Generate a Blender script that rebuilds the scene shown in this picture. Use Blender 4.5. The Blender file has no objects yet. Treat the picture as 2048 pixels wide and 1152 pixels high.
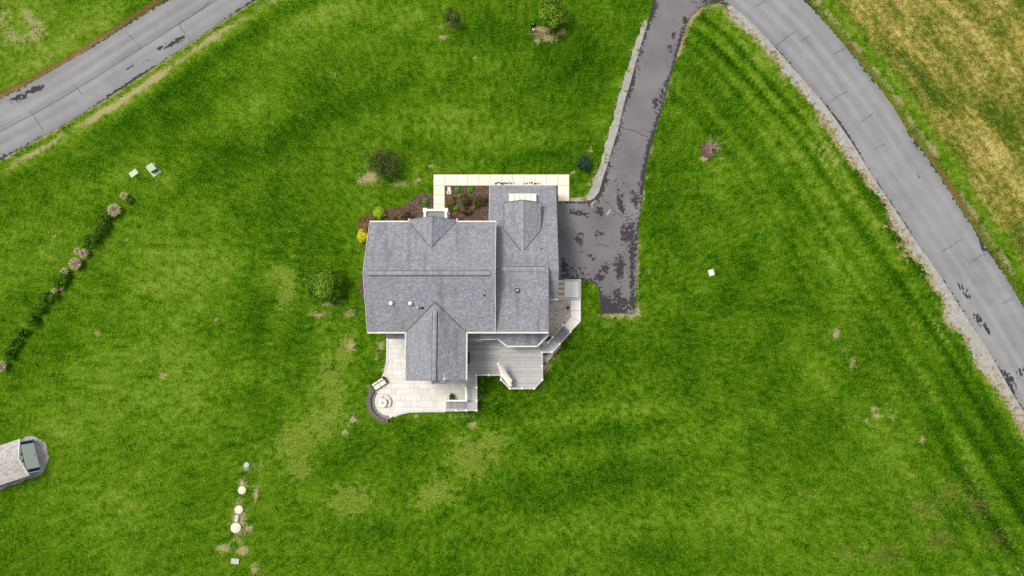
import bpy, bmesh, math, random
import numpy as np
from mathutils import Vector, Matrix, noise as mnoise
from mathutils.geometry import delaunay_2d_cdt

rnd = random.Random(7)
rng = np.random.default_rng(7)
R = math.radians
sc = bpy.context.scene
COL = sc.collection

# ------------------------------------------------------------------ camera, sky, sun, exposure
H = 73.0; TILT = R(6.0); F = 1400.0
cd = bpy.data.cameras.new('camera'); cam = bpy.data.objects.new('camera', cd); COL.objects.link(cam)
cam.location = (0, 0, H); cam.rotation_euler = (TILT, 0, 0)
cd.sensor_width = 36.0; cd.lens = 36.0 * F / 2048.0
cd.clip_start = 0.5; cd.clip_end = 3000
sc.camera = cam
SUN_DIR = Vector((-0.54, 0.20, 1.20)).normalized()
world = bpy.data.worlds.new('World'); sc.world = world; world.use_nodes = True
wn = world.node_tree.nodes; wl = world.node_tree.links
bg = wn['Background']; sky = wn.new('ShaderNodeTexSky'); sky.sky_type = 'NISHITA'; sky.sun_disc = False
sky.sun_elevation = math.asin(SUN_DIR.z); sky.sun_rotation = math.atan2(SUN_DIR.x, SUN_DIR.y)
sky.dust_density = 3.0; sky.air_density = 1.0; sky.ozone_density = 1.0
hs = wn.new('ShaderNodeHueSaturation'); hs.inputs['Saturation'].default_value = 0.30      # thin even cloud: a greyer sky
wl.new(sky.outputs[0], hs.inputs['Color']); wl.new(hs.outputs[0], bg.inputs[0]); bg.inputs[1].default_value = 0.105
ld = bpy.data.lights.new('sun', 'SUN'); ld.energy = 1.5; ld.angle = R(17); ld.color = (1.0, 0.93, 0.82)
sun = bpy.data.objects.new('sun', ld); COL.objects.link(sun)
sun.rotation_euler = SUN_DIR.to_track_quat('Z', 'Y').to_euler(); sun.location = (-60, 30, 80)
sc.view_settings.view_transform = 'Standard'; sc.view_settings.look = 'None'
sc.view_settings.exposure = 0.84; sc.view_settings.gamma = 1.0

CT, ST = math.cos(TILT), math.sin(TILT)
def W(px, py, z=0.0):
    """point of the place at height z that the photo shows at pixel (px,py) (2048 wide)"""
    u = (px - 1024) / F; v = (576 - py) / F
    k = (H - z) / (CT - v * ST)
    return Vector((u * k, (v * CT + ST) * k, z))
def W2(px, py, z=0.0):
    p = W(px, py, z); return (p.x, p.y)

# ------------------------------------------------------------------ material helpers
class NT:
    def __init__(s, name):
        s.m = bpy.data.materials.new(name); s.m.use_nodes = True
        s.n = s.m.node_tree.nodes; s.l = s.m.node_tree.links
        s.b = s.n['Principled BSDF']; s.b.inputs['Specular IOR Level'].default_value = 0.25
    def node(s, t, **kw):
        n = s.n.new(t)
        for k, v in kw.items(): setattr(n, k, v)
        return n
    def put(s, sock, v):
        if hasattr(v, 'is_linked') or isinstance(v, bpy.types.NodeSocket): s.l.new(v, sock)
        elif isinstance(v, (tuple, list)) and len(v) == 3 and sock.type == 'RGBA': sock.default_value = (*v, 1)
        else: sock.default_value = v
    def pos(s): return s.node('ShaderNodeNewGeometry').outputs['Position']
    def noise(s, scale, detail=3, rough=.55, vec=None, dist=0.0):
        n = s.node('ShaderNodeTexNoise'); n.inputs['Scale'].default_value = scale
        n.inputs['Detail'].default_value = detail; n.inputs['Roughness'].default_value = rough
        n.inputs['Distortion'].default_value = dist
        s.l.new(vec if vec is not None else s.pos(), n.inputs['Vector']); return n.outputs['Fac']
    def math(s, op, a, b=0.0, c=None, clamp=False):
        n = s.node('ShaderNodeMath', operation=op); n.use_clamp = clamp
        s.put(n.inputs[0], a); s.put(n.inputs[1], b)
        if c is not None: s.put(n.inputs[2], c)
        return n.outputs[0]
    def mapr(s, v, a, b, c=0.0, d=1.0):
        n = s.node('ShaderNodeMapRange'); n.clamp = True
        s.put(n.inputs[0], v)
        for i, x in zip((1, 2, 3, 4), (a, b, c, d)): n.inputs[i].default_value = x
        return n.outputs[0]
    def mix(s, f, a, b):
        n = s.node('ShaderNodeMix', data_type='RGBA')
        s.put(n.inputs[0], f); s.put(n.inputs[6], a); s.put(n.inputs[7], b); return n.outputs[2]
    def ramp(s, f, stops):
        n = s.node('ShaderNodeValToRGB'); e = n.color_ramp.elements
        e[0].position, e[0].color = stops[0][0], (*stops[0][1], 1); e[1].position, e[1].color = stops[-1][0], (*stops[-1][1], 1)
        for p, c in stops[1:-1]:
            q = e.new(p); q.color = (*c, 1)
        s.put(n.inputs[0], f); return n.outputs[0]
    def attr(s, name): return s.node('ShaderNodeAttribute', attribute_name=name).outputs['Fac']
    def bump(s, h, strength=.4, dist=.05):
        n = s.node('ShaderNodeBump'); n.inputs['Strength'].default_value = strength; n.inputs['Distance'].default_value = dist
        s.l.new(h, n.inputs['Height']); s.l.new(n.outputs[0], s.b.inputs['Normal'])
    def out(s, col, rough=.85):
        s.put(s.b.inputs['Base Color'], col); s.put(s.b.inputs['Roughness'], rough); return s.m

MATS = {}
def mat(name, col, rough=.8, var=.12, scale=6.0, bump=0.0, bscale=30.0, metal=0.0):
    if name in MATS: return MATS[name]
    t = NT(name)
    n = t.noise(scale, 4, .6)
    lo = tuple(c * (1 - var) for c in col); hi = tuple(min(1, c * (1 + var)) for c in col)
    c = t.ramp(n, [(.25, lo), (.75, hi)])
    if bump: t.bump(t.noise(bscale, 3, .6), bump, .02)
    t.b.inputs['Metallic'].default_value = metal
    MATS[name] = t.out(c, rough); return MATS[name]

def leaf_mat(name, cols, rough=.65):
    """leaf colours spread by a random value stored on every leaf"""
    if name in MATS: return MATS[name]
    t = NT(name); a = t.attr('rnd')
    c = t.ramp(a, [(i / (len(cols) - 1), k) for i, k in enumerate(cols)])
    t.b.inputs['Specular IOR Level'].default_value = .08
    MATS[name] = t.out(c, rough); return MATS[name]

# ------------------------------------------------------------------ mesh helpers
def root_of(o):
    while o.parent: o = o.parent
    return o
def mesh_obj(name, v, f, m, parent=None, smooth=False, attrs=None, kind=None, mats=None, fm=None):
    v = np.asarray(v, dtype=float)
    if parent is not None: org = np.array(root_of(parent).location)
    else: org = np.array([(v[:, 0].min() + v[:, 0].max()) / 2, (v[:, 1].min() + v[:, 1].max()) / 2, v[:, 2].min()])
    me = bpy.data.meshes.new(name); me.from_pydata((v - org).tolist(), [], f); me.update()
    if m is not None: me.materials.append(m)
    for k in (mats or []): me.materials.append(k)
    if fm is not None: me.polygons.foreach_set('material_index', fm)
    if attrs:
        for k, (dom, val) in attrs.items():
            a = me.attributes.new(k, 'FLOAT', dom); a.data.foreach_set('value', np.asarray(val, dtype=np.float32))
    if smooth: me.polygons.foreach_set('use_smooth', [True] * len(me.polygons))
    o = bpy.data.objects.new(name, me); COL.objects.link(o)
    if parent is not None: o.parent = parent
    else: o.location = org
    if kind: o['kind'] = kind
    return o
def tag(o, label, cat, group=None):
    o['label'] = label; o['category'] = cat
    if group: o['group'] = group
    return o
def thing(name, label, cat, loc, group=None):
    o = bpy.data.objects.new(name, None); COL.objects.link(o); o.location = loc; o.empty_display_size = .3
    return tag(o, label, cat, group)

class MB:
    def __init__(s): s.v = []; s.f = []; s.fm = []
    def _add(s, vs, fs, mi=0):
        b = len(s.v); s.v += [tuple(p) for p in vs]; s.f += [tuple(i + b for i in q) for q in fs]; s.fm += [mi] * len(fs); return s
    def prism(s, poly, z0, z1, mi=0):
        """upright prism on an xy outline; z0/z1 numbers or per-vertex lists"""
        a = sum(poly[i][0] * poly[(i + 1) % len(poly)][1] - poly[(i + 1) % len(poly)][0] * poly[i][1] for i in range(len(poly)))
        n = len(poly)
        lo = z0 if isinstance(z0, (list, tuple)) else [z0] * n
        hi = z1 if isinstance(z1, (list, tuple)) else [z1] * n
        if a < 0: poly = poly[::-1]; lo = lo[::-1]; hi = hi[::-1]
        vs = [(p[0], p[1], z) for p, z in zip(poly, lo)] + [(p[0], p[1], z) for p, z in zip(poly, hi)]
        fs = [tuple(range(n - 1, -1, -1)), tuple(range(n, 2 * n))] + [(i, (i + 1) % n, n + (i + 1) % n, n + i) for i in range(n)]
        return s._add(vs, fs, mi)
    def box(s, c, size, rz=0.0, mi=0):
        hx, hy, hz = size[0] / 2, size[1] / 2, size[2] / 2; ca, sa = math.cos(rz), math.sin(rz)
        P = [(c[0] + x * ca - y * sa, c[1] + x * sa + y * ca) for x, y in ((-hx, -hy), (hx, -hy), (hx, hy), (-hx, hy))]
        return s.prism(P, c[2] - hz, c[2] + hz, mi)
    def bar(s, a, b, w, h, mi=0):
        """box bar from a to b (centre line), w across, h tall"""
        a = Vector(a); b = Vector(b); d = (b - a).normalized()
        up = Vector((0, 0, 1)) if abs(d.z) < .95 else Vector((1, 0, 0))
        sd = d.cross(up).normalized() * (w / 2); u = sd.cross(d).normalized() * (h / 2)
        vs = [p + k for p in (a, b) for k in (-sd - u, sd - u, sd + u, -sd + u)]
        return s._add(vs, [(0, 1, 2, 3), (7, 6, 5, 4), (0, 4, 5, 1), (1, 5, 6, 2), (2, 6, 7, 3), (3, 7, 4, 0)], mi)
    def tube(s, pts, radii, n=8, mi=0):
        rings = []; vs = []; fs = []
        for i, p in enumerate(pts):
            p = Vector(p); d = (Vector(pts[min(i + 1, len(pts) - 1)]) - Vector(pts[max(i - 1, 0)])).normalized()
            up = Vector((0, 0, 1)) if abs(d.z) < .9 else Vector((1, 0, 0))
            a = d.cross(up).normalized(); b = d.cross(a)
            for k in range(n):
                an = 2 * math.pi * k / n; vs.append(p + (a * math.cos(an) + b * math.sin(an)) * radii[i])
        for i in range(len(pts) - 1):
            for k in range(n): fs.append((i * n + k, i * n + (k + 1) % n, (i + 1) * n + (k + 1) % n, (i + 1) * n + k))
        fs.append(tuple(range(n - 1, -1, -1))); fs.append(tuple((len(pts) - 1) * n + k for k in range(n)))
        return s._add(vs, fs, mi)
    def lathe(s, c, prof, n=20, mi=0):
        """profile of (radius, z) turned about the vertical through c"""
        vs = []; fs = []
        for r, z in prof:
            for k in range(n):
                an = 2 * math.pi * k / n; vs.append((c[0] + r * math.cos(an), c[1] + r * math.sin(an), c[2] + z))
        for i in range(len(prof) - 1):
            for k in range(n): fs.append((i * n + k, i * n + (k + 1) % n, (i + 1) * n + (k + 1) % n, (i + 1) * n + k))
        fs.append(tuple(range(n - 1, -1, -1))); fs.append(tuple((len(prof) - 1) * n + k for k in range(n)))
        return s._add(vs, fs, mi)
    def face(s, pts, mi=0): return s._add(pts, [tuple(range(len(pts)))], mi)
    def build(s, name, m, parent=None, smooth=False, kind=None, bevel=0.0, mats=None):
        o = mesh_obj(name, s.v, s.f, m, parent, smooth, None, kind, mats, s.fm if mats else None)
        if bevel:
            b = o.modifiers.new('bevel', 'BEVEL'); b.width = bevel; b.segments = 2; b.limit_method = 'ANGLE'
        return o

def clip_poly(subj, clip):
    """Sutherland-Hodgman, convex ccw clip"""
    out = list(subj)
    for i in range(len(clip)):
        a, b = clip[i], clip[(i + 1) % len(clip)]
        ins = lambda p: (b[0] - a[0]) * (p[1] - a[1]) - (b[1] - a[1]) * (p[0] - a[0]) >= -1e-9
        src, out = out, []
        for j in range(len(src)):
            p, q = src[j - 1], src[j]
            if ins(q) != ins(p):
                d1 = (b[0] - a[0]) * (p[1] - a[1]) - (b[1] - a[1]) * (p[0] - a[0])
                d2 = (b[0] - a[0]) * (q[1] - a[1]) - (b[1] - a[1]) * (q[0] - a[0])
                t = d1 / (d1 - d2); out.append((p[0] + (q[0] - p[0]) * t, p[1] + (q[1] - p[1]) * t))
            if ins(q): out.append(q)
        if not out: return []
    return out
def area(p): return .5 * abs(sum(p[i - 1][0] * p[i][1] - p[i][0] * p[i - 1][1] for i in range(len(p))))
def ccw(p):
    a = sum(p[i - 1][0] * p[i][1] - p[i][0] * p[i - 1][1] for i in range(len(p)))
    return p if a > 0 else p[::-1]
def catmull(pts, step):
    """smooth curve through pts, resampled about every step"""
    P = [np.array(p, float) for p in pts]; P = [2 * P[0] - P[1]] + P + [2 * P[-1] - P[-2]]
    out = []
    for i in range(1, len(P) - 2):
        n = max(1, int(np.linalg.norm(P[i + 1] - P[i]) / step))
        for k in range(n):
            t = k / n
            out.append(.5 * ((2 * P[i]) + (-P[i - 1] + P[i + 1]) * t + (2 * P[i - 1] - 5 * P[i] + 4 * P[i + 1] - P[i + 2]) * t * t + (-P[i - 1] + 3 * P[i] - 3 * P[i + 1] + P[i + 2]) * t ** 3))
    out.append(P[-2]); return [tuple(p) for p in out]
def ragged(pts, step, amp, seed=0):
    out = []
    for a, b in zip(pts[:-1], pts[1:]):
        a = np.array(a); b = np.array(b); L = np.linalg.norm(b - a); n = max(1, int(L / step))
        nr = np.array([-(b - a)[1], (b - a)[0]]) / max(L, 1e-6)
        for k in range(n):
            p = a + (b - a) * k / n
            q = mnoise.noise(Vector((p[0] * 1.1, p[1] * 1.1, seed))) + .6 * mnoise.noise(Vector((p[0] * 3.7, p[1] * 3.7, seed + 5)))
            out.append(tuple(p + nr * amp * q))
    out.append(tuple(pts[-1])); return out
def inside(poly, x, y):
    poly = np.asarray(poly); r = np.zeros(np.shape(x), bool); j = len(poly) - 1
    for i in range(len(poly)):
        xi, yi = poly[i]; xj, yj = poly[j]
        c = ((yi > y) != (yj > y)) & (x < (xj - xi) * (y - yi) / (yj - yi + 1e-12) + xi); r ^= c; j = i
    return r
def sheet(outline, spacing):
    """flat triangulated sheet inside an outline with inner points, returns xy array and faces"""
    o = np.array(outline); x0, y0 = o.min(0); x1, y1 = o.max(0)
    gx, gy = np.meshgrid(np.arange(x0 + spacing / 2, x1, spacing), np.arange(y0 + spacing / 2, y1, spacing))
    gx = gx.ravel() + rng.uniform(-.2, .2, gx.size) * spacing; gy = gy.ravel() + rng.uniform(-.2, .2, gy.size) * spacing
    k = inside(o, gx, gy); pts = [Vector(p) for p in outline] + [Vector((a, b)) for a, b in zip(gx[k], gy[k])]
    n = len(outline)
    v, e, f, *_ = delaunay_2d_cdt(pts, [(i, (i + 1) % n) for i in range(n)], [], 1, 1e-5)
    return np.array([(p.x, p.y) for p in v]), [tuple(q) for q in f]
def sheet_obj(name, outline, z, spacing, m, parent=None, attrfn=None, kind='structure', relief=0.0):
    xy, f = sheet(outline, spacing)
    zz = np.full(len(xy), float(z))
    if relief: zz[len(outline):] += rng.uniform(0, relief, len(xy) - len(outline))
    v = np.column_stack([xy, zz])
    at = {k: ('POINT', a) for k, a in attrfn(xy[:, 0], xy[:, 1]).items()} if attrfn else None
    return mesh_obj(name, v, f, m, parent, False, at, kind)
def seg_dist(x, y, line):
    """distance to a polyline, arc length there and side sign"""
    best = np.full(x.shape, 1e9); al = np.zeros(x.shape); sg = np.ones(x.shape); s0 = 0.0
    for a, b in zip(line[:-1], line[1:]):
        dx, dy = b[0] - a[0], b[1] - a[1]; L2 = dx * dx + dy * dy; L = math.sqrt(L2)
        t = np.clip(((x - a[0]) * dx + (y - a[1]) * dy) / L2, 0, 1)
        d = np.hypot(x - a[0] - t * dx, y - a[1] - t * dy); k = d < best
        best = np.where(k, d, best); al = np.where(k, s0 + t * L, al)
        sg = np.where(k, np.sign(dx * (y - a[1]) - dy * (x - a[0])), sg); s0 += L
    return best, al, sg
def blob(x, y, px, py, rx, ry, ang=0.0):
    c = W(px, py); k = 18.8; dx = x - c.x; dy = y - c.y; a = R(ang)
    u = (dx * math.cos(a) + dy * math.sin(a)) / (rx / k); w = (-dx * math.sin(a) + dy * math.cos(a)) / (ry / k)
    return np.exp(-(u * u + w * w))
def vnoise(x, y, s, seed=0.0):
    return np.array([mnoise.noise(Vector((a * s, b * s, seed))) for a, b in zip(x.ravel(), y.ravel())]).reshape(x.shape)

# ================================================================== SETTING
inner_px = [(-2600,1690),(-1500,1120),(-700,700),(-300,486),(0,320),(100,265),(200,205),(300,140),(400,72),(512,0),(640,-70),(800,-130),(980,-160),(1150,-145),(1290,-100),(1380,-45),(1465,13),
            (1496,39),(1548,93),(1600,152),(1652,213),(1704,286),(1747,356),(1791,421),(1826,474),(1878,548),(1930,630),(1978,704),(2017,773),(2047,823),(2160,1000),(2330,1270),(2700,1850),(3300,2790)]
outer_px = [(-2600,1550),(-1500,980),(-700,560),(-300,352),(0,197),(60,167),(150,115),(240,58),(335,0),(480,-85),(650,-175),(850,-245),(1050,-268),(1250,-225),(1420,-140),(1530,-70),
            (1613,0),(1643,35),(1687,89),(1730,139),(1782,208),(1817,265),(1860,321),(1904,391),(1943,451),(2008,548),(2048,613),(2160,780),(2330,1040),(2700,1620),(3300,2560)]
inner = catmull([W2(*p) for p in inner_px], 1.0); outer = catmull([W2(*p) for p in outer_px], 1.0)
def resample(line, n):
    L = np.array(line); s = np.r_[0, np.cumsum(np.hypot(*np.diff(L, axis=0).T))]; q = np.linspace(0, s[-1], n)
    return np.column_stack([np.interp(q, s, L[:, 0]), np.interp(q, s, L[:, 1])])

drive_px = [(1106,403),(1138,403),(1165,403),(1181,400.6),(1190,395),(1198,384),(1201,373.5),(1207,353),(1214,333),(1224,298),(1236,260),(1249,204),(1260,168),(1271,127),(1283,85),(1294,50),(1305,10),(1312,-18),(1308,-60),(1270,-112),
            (1330,-84),(1380,-52),(1420,-28),(1462,9),(1440,5),(1425,5),(1403,13),(1384,32),(1373,49),(1366,71),(1357,100),(1339,162),(1322,224),(1304,283),(1292,336),(1284,400),(1277,440),(1273,560),(1269,626),
            (1203,626),(1200,608),(1199,585),(1195,573),(1185,564),(1165,560),(1106,557)]
drive = [W2(*p) for p in drive_px]

# ---- lawn
def axis(a, b, step):
    m = list(np.arange(a, b, step)); o = []; d = step; x = b
    while x < b + 700: o.append(x); d *= 1.45; x += d
    l = []; d = step; x = a - step
    while x > a - 700: l.append(x); d *= 1.45; x -= d
    return np.array(l[::-1] + m + o)
gx = axis(-60, 56, .4); gy = axis(-26, 45, .4)
X, Y = np.meshgrid(gx, gy); shp = X.shape
x = X.ravel(); y = Y.ravel()
inn = inner; d_in, al_in, sg_in = seg_dist(x, y, inn[::2]); d_out, al_out, sg_out = seg_dist(x, y, outer[::2])
out_side = sg_out > 0                       # beyond the road, away from the house
nA = vnoise(x, y, .16, 3); nB = vnoise(x, y, .55, 9); nC = vnoise(x, y, .045, 21)
near_left = x < -10
straw = np.zeros_like(x); light = np.zeros_like(x); soil = np.zeros_like(x); worn = np.zeros_like(x); dark = np.zeros_like(x)
band = lambda d, c, w: np.exp(-((d - c) / w) ** 2)
ins = ~out_side
# dry verge inside the left arm of the road
straw = np.where(ins & near_left, .95 * np.maximum(band(d_in, 1.05 + .45 * nB, .38) * np.clip(.62 + 1.1 * nA, 0, 1), .55 * band(d_in, .1, .22)), straw)
light = np.where(ins & near_left, 1.3 * band(d_in, 1.2, .9) , light)
dark = np.where(ins & near_left, .5 * band(d_in, 3.4, 1.1) * (.7 + nA), dark)
# thin dry edge inside the right arm, streaks along the mowing
r_in = ins & (x > 14) & (d_in < 30)
st = np.array([mnoise.noise(Vector((d * 1.15, a * .03, 4))) for d, a in zip(d_in, al_in)])
st2 = np.array([mnoise.noise(Vector((d * 2.3, a * .045, 8))) for d, a in zip(d_in, al_in)])
fade = np.exp(-((d_in - 4) / 9.5) ** 2) * np.clip((x - 14) / 6, 0, 1)
light = np.where(r_in, np.maximum(light, 0) + fade * np.clip(.75 * st + .6 * st2 + .05, 0, 1) * 1.45, light)
dark = np.where(r_in, dark + fade * np.clip(-st * 1.8 - .6 * st2 + .05, 0, 1.2), dark)
straw = np.where(r_in, np.maximum(straw, fade * np.clip(st2 * .8 + nA * .8 - .38, 0, .5)), straw)
# left arm mowing strokes run along the road too
stl = np.array([mnoise.noise(Vector((d * .30, a * .06, 14))) for d, a in zip(d_in, al_in)])
fl = np.exp(-((d_in - 6) / 11) ** 2) * (ins & near_left)
light += fl * np.clip(stl, 0, 1) * .9; dark += fl * np.clip(-stl, 0, 1) * .9
# worn and dry spots
for p in [(738,356,20,13),(745,350,12,16),(724,364,16,5),(800,365,24,5),(1080,62,22,10),(1098,76,18,9),(1125,64,12,7),(1075,80,9,8),(888,74,9,7),(882,55,5,5),(1408,318,10,5),(1432,300,9,4),(1440,318,6,5),
          (655,606,10,5),(682,604,12,4),(700,627,20,5),(640,628,20,5),(703,690,9,14),(706,838,9,10),(690,866,8,6),(484,972,9,16),(478,1040,14,36),(497,1058,8,8),(446,1096,16,8),(486,1100,14,10),(510,1138,9,9),(512,985,5,18),(520,930,4,14),
          (494,932,9,9),(1748,818,9,6),(1756,832,10,3),(1730,842,5,7),(1633,681,6,3),(1672,668,6,14),(1705,725,5,12),(1690,703,5,6),(1845,880,5,10),(1785,830,9,5),(1236,632,38,4.5),(1262,632,14,8),(1273,560,3,60),(1275,620,4,16),
          (1130,640,8,6),(1148,612,2.5,30),(1184,566,16,3),(1196,600,2.5,26),(762,690,8,13),(768,660,10,6),(752,712,5,8),(770,740,4,10),(740,775,5,5),(832,832,6,4),(945,850,9,6),(958,790,3,30),(922,830,30,3),(1110,712,12,4),(1095,735,6,10),
          (1150,395,9,4),(1154,356,2,22),(948,115,4,3),(668,148,5,4),(325,752,7,7),(432,640,6,5),(195,665,6,5),(1145,345,6,4),(1180,300,6,6),(1176,370,8,4),(960,322,5,3),(1300,540,3,10),(1390,440,4,4),(860,330,10,4),(835,360,6,4),(822,300,5,3),(110,470,4,4),(250,480,3,3)]:
    straw = np.maximum(straw, .78 * blob(x, y, *p))
for p in [(575,580,20,55,-8),(560,545,30,20),(590,880,70,34,25),(640,850,50,45),(665,770,34,80,12),(690,700,22,44),(940,915,55,50,-30),(985,885,35,35),(880,985,45,30),(850,1000,20,30),(600,930,30,40),(370,330,40,20,30),(330,360,20,26,40),(330,560,90,120),(230,760,110,90),(420,520,80,90),
          (380,760,100,90),(120,860,70,40),(250,1000,90,60),(700,1000,60,40),(1180,830,70,16,8),(1540,480,16,60,30),(1660,520,18,60,35),(1560,300,20,50,35),(1440,360,40,34),(1700,560,20,70,35),(1470,70,20,40,30),(1520,120,26,26),(1050,280,110,26,5),(900,250,90,40),(620,110,120,50,20),(480,220,90,50,30),
          (1330,880,150,20,12),(1300,820,90,14,5),(1480,1020,120,60),(1150,1060,120,40),(1780,900,30,90,38),(1640,760,30,90,35),(700,30,130,30,5),(1230,180,14,60,-16),(1200,240,20,40)]:
    if p[1] > 480 and 540 < p[0] < 1000: worn = np.maximum(worn, .80 * blob(x, y, *p)); light = light + .45 * blob(x, y, *p)
    else: light = light + .62 * blob(x, y, *p)
for p in [(515,760,10,70,6),(500,830,12,50),(560,840,26,40,-20),(600,700,26,60),(560,500,16,40),(1160,880,160,26,6),(1000,820,90,18,0),(1140,760,40,50),(990,770,30,14),(800,900,60,40),(1050,990,100,40),(1480,560,50,90,-30),(1380,700,60,80),(1380,150,26,60,20),(1430,110,30,40,30),(1440,230,30,60,-20),(1340,440,30,70),(540,310,90,30,25),(640,240,110,40,20),
          (760,170,120,50),(1000,60,90,40),(1150,150,70,60),(830,290,90,26),(1060,310,100,14),(200,420,80,40,35),(100,420,60,40,30),(100,700,70,40,40),(640,470,30,60),(1240,700,90,30),(1560,640,40,110,-35),(1700,780,40,120,-38),(860,860,60,18),(660,930,40,40),(700,880,30,50),(760,1050,80,30),(1230,960,90,26,6),(1300,1100,90,30),(620,560,30,40),(360,1000,60,60),(520,660,14,50),(960,780,26,18)]:
    dark = dark + .46 * blob(x, y, *p)  # darker green patches; those beside the deck also paint in its shade
for p in [(1905,985,55,34,10),(1960,1010,60,40),(1850,1015,60,40),(1880,1080,60,40),(1770,1110,70,30),(1990,1080,40,40),(1700,1100,40,20),(1610,985,26,14)]:
    soil = np.maximum(soil, .41 * blob(x, y, *p)); straw = np.maximum(straw, .16 * blob(x, y, *p))
for p in [(760,325,40,36),(905,40,22,18),(1075,190,40,10)]:
    soil = np.maximum(soil, .22 * blob(x, y, *p))
sh_px = [(1450,15),(1472,43),(1513,78),(1539,106),(1574,152),(1617,204),(1652,243),(1682,295),(1721,343),(1760,395),(1784,440),(1800,470),(1822,505),(1860,552),(1884,600),(1898,645),(1930,678),(1956,738),(1991,769),(2017,812),(2047,860),(2160,1035)]
d_sh, _, _ = seg_dist(x, y, [W2(*p) for p in sh_px])
straw = np.maximum(straw, .75 * band(d_sh, 0, .55) * np.clip(.5 + 1.4 * nB + nA, 0, 1))
soil = np.maximum(soil, .5 * band(d_sh, 0, .5) * np.clip(.2 - 1.5 * nB, 0, 1))
d_dv, _, _ = seg_dist(x, y, [W2(*p) for p in [(1297,40),(1268.5,94),(1257,130),(1236,200),(1221,254),(1207,301),(1198,336),(1184,371),(1175,390.5),(1148,396)]])
straw = np.maximum(straw, .6 * band(d_dv, 0, .30) * np.clip(.6 + nB, 0, 1))
d_dr, _, _ = seg_dist(x, y, [W2(*p) for p in [(1460,14),(1425,10),(1403,18),(1386,34),(1376,50),(1368,72),(1359,100),(1341,162),(1324,224),(1306,283),(1294,336),(1286,400),(1279,440),(1275,560),(1271,628)]])
straw = np.maximum(straw, .62 * band(d_dr, 0, .20) * np.clip(.6 + 1.2 * nB, 0, 1) + .25 * band(d_dr, .1, .4) * (y > 33))
# strip beyond the left arm, field beyond the right arm
left_out = out_side & near_left
straw = np.where(left_out, np.maximum(.8 * band(d_out, .2, .35) * (.6 + nA), .55 * np.clip(nB * 1.1 + nA + .05, 0, 1) * band(d_out, 7, 5)), straw)
soil = np.where(left_out, .9 * band(d_out, .35 + .2 * nB, .38), soil)
light = np.where(left_out, .55 + .5 * nA + .5 * band(d_out, 1.8, 1.0), light); dark = np.where(left_out, np.clip(-nA * .9, 0, 1), dark)
field = np.where(out_side & ~near_left, 1.0, 0.0)
right_out = out_side & ~near_left
soil = np.where(right_out, .95 * band(d_out, .35 + .25 * nB, .5) * (.7 + .5 * nA), soil)
straw = np.where(right_out, .62 * band(d_out, .9, .5) * (.6 + nB), straw)
light = np.where(right_out, .7 * band(d_out, 2.0, .7), light); dark = np.where(right_out, 0, dark)
field = field * np.clip((d_out - 2.0 - .5 * nB) / 1.2, 0, 1)
light = light + .30 * nC + .22 * nA + .1; dark = dark + np.clip(-.35 * nC - .15 * nA, 0, 1)
v = np.column_stack([x, y, np.zeros_like(x)])
nx, ny = len(gx), len(gy)
idx = np.arange(nx * ny).reshape(ny, nx)
f = np.column_stack([idx[:-1, :-1].ravel(), idx[:-1, 1:].ravel(), idx[1:, 1:].ravel(), idx[1:, :-1].ravel()]).tolist()

t = NT('lawn_grass')
pos = t.pos()
nf = t.noise(5.5, 5, .72); nf2 = t.noise(1.7, 5, .70); nm = t.noise(.42, 5, .68); ns = t.noise(2.6, 5, .75)
nbl = t.noise(13, 3, .7); nbr = t.noise(.85, 5, .72)
def centred(n_, k): return t.math('MULTIPLY', t.math('SUBTRACT', n_, .5), k)
g = t.math('ADD', centred(nf, 1.35), .345)
g = t.math('ADD', g, centred(nf2, .95)); g = t.math('ADD', g, centred(nm, .62)); g = t.math('ADD', g, centred(nbl, .95))
brk = t.mapr(nbr, .34, .66, .45, 1.4)                      # the mown and thin areas break up into tufts
lt = t.math('MULTIPLY', t.math('SUBTRACT', t.attr('light'), t.attr('dark')), .26)
g = t.math('ADD', g, t.math('MULTIPLY', lt, brk))
green = t.ramp(g, [(-.0, (.007, .030, .001)), (.17, (.021, .070, .0018)), (.36, (.056, .134, .0032)), (.56, (.110, .195, .009)), (.85, (.20, .26, .040))])
wm = t.mapr(t.math('ADD', t.attr('worn'), t.math('ADD', centred(nbr, 1.1), centred(nf2, .9))), .40, .60)
green = t.mix(t.math('MULTIPLY', wm, .62), green, t.ramp(nf, [(.36, (.055, .105, .005)), (.5, (.155, .215, .024)), (.64, (.27, .31, .075))]))
comb = t.node('ShaderNodeCombineXYZ')
t.put(comb.inputs[0], t.math('MULTIPLY', t.attr('sd'), .62)); t.put(comb.inputs[1], t.math('MULTIPLY', t.attr('al'), .085))
fs = t.noise(1.0, 5, .62, comb.outputs[0])
fv = t.math('ADD', t.math('ADD', t.math('ADD', centred(fs, 1.25), .36), centred(nf, 1.2)), t.math('ADD', centred(nf2, 1.2), centred(nbl, .9)))
fv = t.math('MULTIPLY_ADD', t.math('SUBTRACT', t.noise(.13, 4, .65), .5), .9, fv)
fcol = t.ramp(fv, [(.08, (.035, .075, .006)), (.26, (.095, .125, .014)), (.38, (.185, .170, .028)), (.52, (.31, .255, .060)), (.80, (.52, .43, .18))])
fcol = t.mix(t.mapr(t.noise(.35, 4, .7), .56, .74, 0, .6), fcol, (.12, .075, .030))
c = t.mix(t.attr('field'), green, fcol)
sm = t.mapr(t.math('ADD', t.attr('straw'), t.math('ADD', centred(ns, 1.1), t.math('ADD', centred(nf, 1.1), centred(nbr, .9)))), .22, .66)
scol = t.ramp(nbl, [(.30, (.15, .125, .045)), (.5, (.37, .30, .145)), (.72, (.62, .52, .32))])
c = t.mix(t.math('MULTIPLY', sm, .88), c, scol)
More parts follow.
